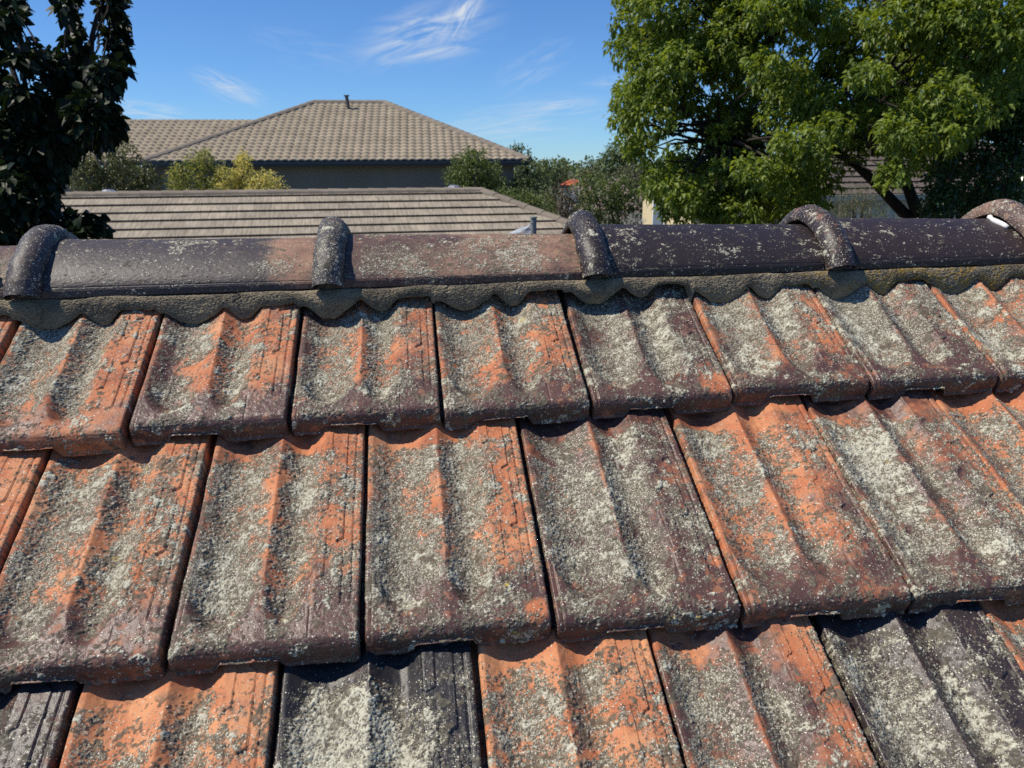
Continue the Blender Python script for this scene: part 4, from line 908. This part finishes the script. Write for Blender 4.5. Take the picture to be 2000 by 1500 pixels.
L_OLIVE = leaf_material('olive_leaf', (.045, .058, .02), (.16, .17, .06), .4, .25)
L_YEL = leaf_material('golden_leaf', (.12, .16, .035), (.72, .64, .22), .55, .4)
L_MID = leaf_material('mid_leaf', (.05, .08, .022), (.17, .215, .06), .5, .3)
L_FAR = leaf_material('far_leaf', (.062, .092, .036), (.18, .22, .082), .6, .25)
L_GREY = leaf_material('grey_green_leaf', (.065, .08, .042), (.20, .20, .10), .6, .25)
L_BROWN = leaf_material('brown_twig_leaf', (.045, .035, .022), (.12, .09, .06), .8, .15)
small_tree('garden_tree', 'dark olive tree between the near left tree and the tiled houses', None, [(165, 340, 34), (205, 315, 36), (245, 300, 28), (235, 340, 40), (280, 345, 30), (290, 365, 26), (180, 370, 34), (225, 372, 36), (262, 375, 30), (150, 320, 26)], 19.5, .10, 90, L_OLIVE, 31, 220)
small_tree('golden_shrub', 'yellow green shrub in front of the grey wall, right half golden', None, [(355, 340, 24), (388, 320, 24), (400, 308, 15), (410, 340, 30), (365, 365, 28), (420, 365, 30), (345, 355, 18), (445, 350, 26), (475, 335, 20), (474, 316, 14), (478, 303, 8), (480, 355, 30), (515, 355, 22), (540, 358, 15), (505, 370, 26), (455, 370, 26)], 20, .10, 100, L_YEL, 32, 440, cat='shrub', tones=[-.35, -.35, -.3, -.35, -.35, -.3, -.35, 0, .1, .15, .2, .05, .15, .15, .1, 0])
small_tree('garden_tree', 'rounded green tree before the right end of the grey wall', None, [(905, 325, 26), (930, 318, 26), (925, 345, 34), (895, 352, 28), (955, 345, 26), (965, 365, 28), (905, 372, 28), (920, 308, 15), (940, 372, 28)], 19, .10, 110, L_MID, 33, 925)
GT = 'trees beyond the neighbour roof'
small_tree('background_tree', 'slim dark tree top showing above the corner of the wavy tiled roof', GT, [(1010, 292, 13), (1000, 300, 12), (1022, 300, 12), (1012, 312, 16), (1006, 335, 18), (1020, 345, 20)], 46, .22, 80, L_FAR, 34, 1010)
small_tree('background_tree', 'mid green tree right of the gutter corner of the two storey house', GT, [(1035, 335, 24), (1050, 350, 26), (1025, 365, 26), (1050, 385, 30), (1000, 380, 30), (1062, 325, 14), (1030, 320, 12), (1020, 400, 30)], 31, .15, 100, L_FAR, 35, 1040)
small_tree('background_tree', 'bright green bushy tree along the hip of the flat tiled roof', GT, [(1000, 400, 26), (1030, 402, 28), (1060, 402, 24), (1015, 420, 26), (1050, 428, 26), (985, 388, 20), (1068, 420, 18)], 18.5, .10, 110, L_MID, 36, 1030)
small_tree('background_tree', 'rounded tree left of the red roofed house on the skyline', GT, [(1080, 328, 16), (1095, 322, 14), (1072, 342, 18), (1100, 338, 16), (1088, 350, 18), (1062, 350, 16)], 62, .28, 90, L_FAR, 37, 1085)
small_tree('background_tree', 'yellowish olive tree right of the red roofed house', GT, [(1148, 330, 18), (1140, 342, 16), (1158, 335, 16), (1150, 350, 18)], 78, .32, 90, L_OLIVE, 38, 1150)
small_tree('background_tree', 'tall blue green tree standing highest left of the big tree', GT, [(1205, 295, 20), (1190, 308, 20), (1220, 300, 22), (1235, 318, 24), (1200, 325, 28), (1178, 325, 18), (1225, 345, 30), (1190, 350, 28), (1250, 335, 24)], 48, .22, 100, L_FAR, 39, 1210)
small_tree('background_tree', 'soft grey green tree half hidden by the left rim of the big tree', GT, [(1235, 340, 28), (1250, 360, 30), (1215, 360, 28), (1265, 340, 26), (1245, 385, 30)], 33, .13, 110, L_GREY, 40, 1240)
small_tree('background_tree', 'brown thinly leaved shrub beside the flat tiled hip', GT, [(1090, 390, 24), (1105, 405, 26), (1085, 415, 26), (1115, 385, 20), (1110, 430, 26), (1095, 370, 16)], 19.5, .07, 75, L_BROWN, 41, 1098)
def blossom():
    o = small_tree('flowering_shrub', 'olive crepe myrtle dotted with pale pink blossom behind the ridge caps', None, [(1130, 385, 30), (1165, 372, 32), (1200, 385, 34), (1150, 410, 34), (1190, 415, 36), (1235, 400, 34), (1230, 425, 30), (1130, 430, 30), (1215, 365, 24), (1260, 425, 26), (1140, 362, 18)], 22, .10, 110, L_MID, 42, 1180, cat='shrub')
    rng = np.random.default_rng(4); P, D = [], []
    for i in range(34):
        c = at(rng.uniform(1115, 1262), rng.uniform(350, 425), 21.3+rng.uniform(-.4, .2)); n = 9
        P.append(c+rng.normal(0, .045, (n, 3))); D.append(rng.standard_normal((n, 3)))
    me = leaf_mesh('blossom', rng, np.concatenate(P), np.concatenate(D), .055, .05, rng.uniform(0, 1, 34*9), .1)
    link('blossom', me, leaf_material('pink_petal', (.45, .32, .28), (.7, .58, .52), .7, .3), o)
blossom()
def far_wood():
    rng = np.random.default_rng(8); Ps, Ds, T = [], [], []
    for az in np.arange(-75, 75, .8):
        d = rng.uniform(150, 320); a = math.radians(az+rng.uniform(-.3, .3))+YAW; hgt = rng.uniform(4.6, 6.9)*(1+d/700)
        c = np.array([CAM[0]+d*math.sin(a), CAM[1]+d*math.cos(a), GZ+hgt*.5]); n = 130; v = unit(rng.standard_normal((n, 3)))
        Ps.append(c+v*(rng.uniform(.3, 1, n)**.4)[:, None]*np.array([5.2, 5.2, hgt*.5])); Ds.append(v+.7*rng.standard_normal((n, 3))); T.append(np.full(n, rng.uniform(.1, .8))+rng.normal(0, .12, n))
    P = np.concatenate(Ps); me = leaf_mesh('far_wood', rng, P, np.concatenate(Ds), 1.5, 1.1, np.concatenate(T), .1)
    tag(link('distant_woodland', me, L_FAR), 'far belt of trees along the horizon', kind='stuff')
far_wood()

def box_house(name, label, corners_px, depth, ztop_px, mat, hdepth=5.0):
    a = at(corners_px[0], 330, depth); v = unit((a-CAM)*np.array([1, 1, 0])); rt = np.array([v[1], -v[0], 0]); b = a+unit(.55*rt-.83*v)*px_len(corners_px[1]-corners_px[0], depth)*1.9; zt = at(sum(corners_px)/2, ztop_px, depth)[2]
    e = unit((b-a)*np.array([1, 1, 0])); g = np.array([-e[1], e[0], 0]); W = np.linalg.norm((b-a)[:2]); root = empty(name, [*((a+b)/2+g*hdepth/2)[:2], GZ]); tag(root, label, 'house')
    w = MB(); m_ = (a+b)/2+g*hdepth/2; w.box([m_[0], m_[1], (zt+GZ)/2], e*W/2, g*hdepth/2, [0, 0, (zt-GZ)/2]); w.build('wall', mat, root)
    return root, a, e, g, W, zt
# cream building glimpsed at the left foot of the big tree
def cream():
    m = simple_mat('cream_weatherboard', (.68, .58, .36), .7, .05, 3)
    root, a, e, g, W, zt = box_house('cream_house', 'cream painted house wall glimpsed under the left rim of the big tree', (1258, 1345), 18, 378, m)
    r = MB(); c = a+e*W/2+g*2.5; c[2] = zt
    r.box(c+np.array([0, 0, .04]), e*(W/2+.06), g*2.56, [0, 0, .04])
    r.build('roof', M_ROOF_CAP, root)
    wf = MB(); wp = MB(); o = a+e*px_len(44, 18)-g*.03; wz = zt-.9
    wf.box([*(o+e*.22)[:2], wz+.35], e*.25, g*.03, [0, 0, .55]); f = wf.build('window', simple_mat('white_frame', (.75, .75, .73), .5, .03, 4), root)
    wp.box([*(o+e*.22-g*.035)[:2], wz+.35], e*.20, g*.006, [0, 0, .49]); wp.build('pane', simple_mat('bluish_glass', (.16, .21, .27), .12, .1, 2, spec=.8), f)
cream()
def brown_house():
    A = at(1590, 383, 15.0); z = A[2]; B = at(2100, 380, 16.5); B[2] = z; e = unit((B-A)*np.array([1, 1, 0])); g = np.array([-e[1], e[0], 0])
    W = 9.5; root = empty('brown_roofed_house', [*(A+e*W/2+g*3.6)[:2], GZ]); tag(root, 'brown grey tiled house with white window behind the limbs of the big tree', 'house')
    hip_house(root, A, e, W, 7.2, math.radians(20), concrete_tile_mat('shaded_brown_tile', (.15, .125, .11), (.3, .32)), concrete_tile_mat('brown_cap', (.15, .12, .105)), simple_mat('beige_wall', (.42, .40, .34), .85, .06, 2), simple_mat('beige_gutter', (.40, .37, .31), .6, .05, 3), 'flat', dx=.12)  # roof tile colour darkened to stand in for the big tree's shade
    o = at(1712, 402, 15.6)+g*.05; wf = MB(); wp = MB(); cz = z-.55
    f0 = A+g*.55; t = np.dot(o-f0, e); c = f0+e*(t+.55); c[2] = cz
    wf.box(c-g*.03, e*.75, g*.03, [0, 0, .42]); f = wf.build('window', simple_mat('white_window', (.78, .78, .76), .5, .03, 4), root)
    for s in (-.36, .36):
        wp = MB(); wp.box(c+e*s-g*.064, e*.31, g*.005, [0, 0, .34]); wp.build('pane', simple_mat('pale_glass', (.42, .48, .52), .15, .1, 2, spec=.8), f)
brown_house()
small_tree('olive_shrub', 'pale feathery olive shrub in front of the brown roofed house', None, [(1640, 400, 26), (1665, 385, 28), (1690, 380, 24), (1700, 405, 28), (1670, 418, 30), (1630, 422, 24), (1715, 425, 22), (1740, 432, 16)], 12.5, .05, 95, L_GREY, 51, 1675, cat='shrub', wid=.22)
small_tree('silver_shrub', 'small silvery plant at the foot of the cream wall', None, [(1240, 425, 12), (1228, 432, 12), (1250, 432, 12)], 17.4, .06, 70, leaf_material('silver_leaf', (.22, .24, .22), (.5, .52, .5), .7, .15), 52, 1240, cat='shrub', wid=.3)
def red_house():
    A = at(1099, 362, 60); z = A[2]; e = unit(at(1135, 362, 60)-A); e = unit(e*np.array([1, 1, 0])); g = np.array([-e[1], e[0], 0])
    root = empty('red_roofed_house', [*(A+e*1.0+g*2)[:2], GZ]); tag(root, 'tiny far house with an orange red tiled roof among the trees', 'house')
    hip_house(root, A-e*.1, e, 2.0, 1.7, math.radians(24), simple_mat('red_tile', (.55, .14, .06), .8, .1, 2), simple_mat('red_cap', (.5, .13, .06), .8, .1, 2), simple_mat('white_wall', (.7, .68, .64), .8, .05, 2), M_GUT, 'flat', dx=.2, over=.25)
    c = at(1133, 350, 59); mb = MB(); mb.tube([c-[0, 0, 1.5], c+[0, 0, .1]], .12, 8); mb.build('white_chimney', simple_mat('white_paint', (.8, .8, .78), .6, .03, 2), root)
red_house()

# grey post with a scrap of clear sheeting, between the two roofs
def post():
    d = 7.0; b = at(1042, 426, d); r = px_len(6, d); mb = MB(); foot = b.copy(); foot[2] = GZ
    mb.tube([foot, b-[0, 0, .02], b], [r, r, r*.98], 16); mb.tube([b, b+[0, 0, .012]], r*1.2, 16)
    tag(mb.build('grey_post', simple_mat('grey_plastic_pipe', (.20, .22, .22), .5, .1, 5, spec=.4), smooth=False), 'grey pipe post standing in front of the flat tiled roof', 'post')
    rng = np.random.default_rng(2); n = 14; V = []; p0, p1, p2 = at(1036, 437, d-.05), at(975, 466, d-.3), at(1034, 480, d-.1)
    for i in range(n):
        for j in range(n):
            u, v = i/(n-1), j/(n-1); q = p0*(1-u)+(p1*(1-v)+p2*v)*u; V.append(q+np.array([0, .05*math.sin(5*u+7*v)*u, .012*math.sin(9*v+3*u)*u]))
    me = mesh_np('plastic_sheet', np.array(V), grid_faces(n, n)); m, nt, bs = new_mat('clear_sheeting'); N = nt.nodes.new; L = nt.links.new
    bs.inputs['Base Color'].default_value = (.75, .82, .88, 1); bs.inputs['Roughness'].default_value = .25; tr = N('ShaderNodeBsdfTransparent'); mx = N('ShaderNodeMixShader'); mx.inputs[0].default_value = .6
    nz = N('ShaderNodeTexNoise'); nz.inputs['Scale'].default_value = 14; mr = N('ShaderNodeMapRange'); mr.inputs[1].default_value = .35; mr.inputs[2].default_value = .65; mr.inputs[3].default_value = .35; mr.inputs[4].default_value = .85
    L(nz.outputs['Fac'], mr.inputs[0]); L(mr.outputs[0], mx.inputs[0]); L(tr.outputs[0], mx.inputs[1]); L(bs.outputs[0], mx.inputs[2]); L(mx.outputs[0], nt.nodes['Material Output'].inputs['Surface'])
    o = link('plastic_sheet', me, m); tag(o, 'scrap of translucent white sheeting tied to the grey post', 'plastic sheet')
    s = MB(); s.tube([b-[0, 0, .05], p0], .004, 6); s.build('cord', simple_mat('grey_cord', (.3, .3, .3), .8, .05, 9), o)
post()
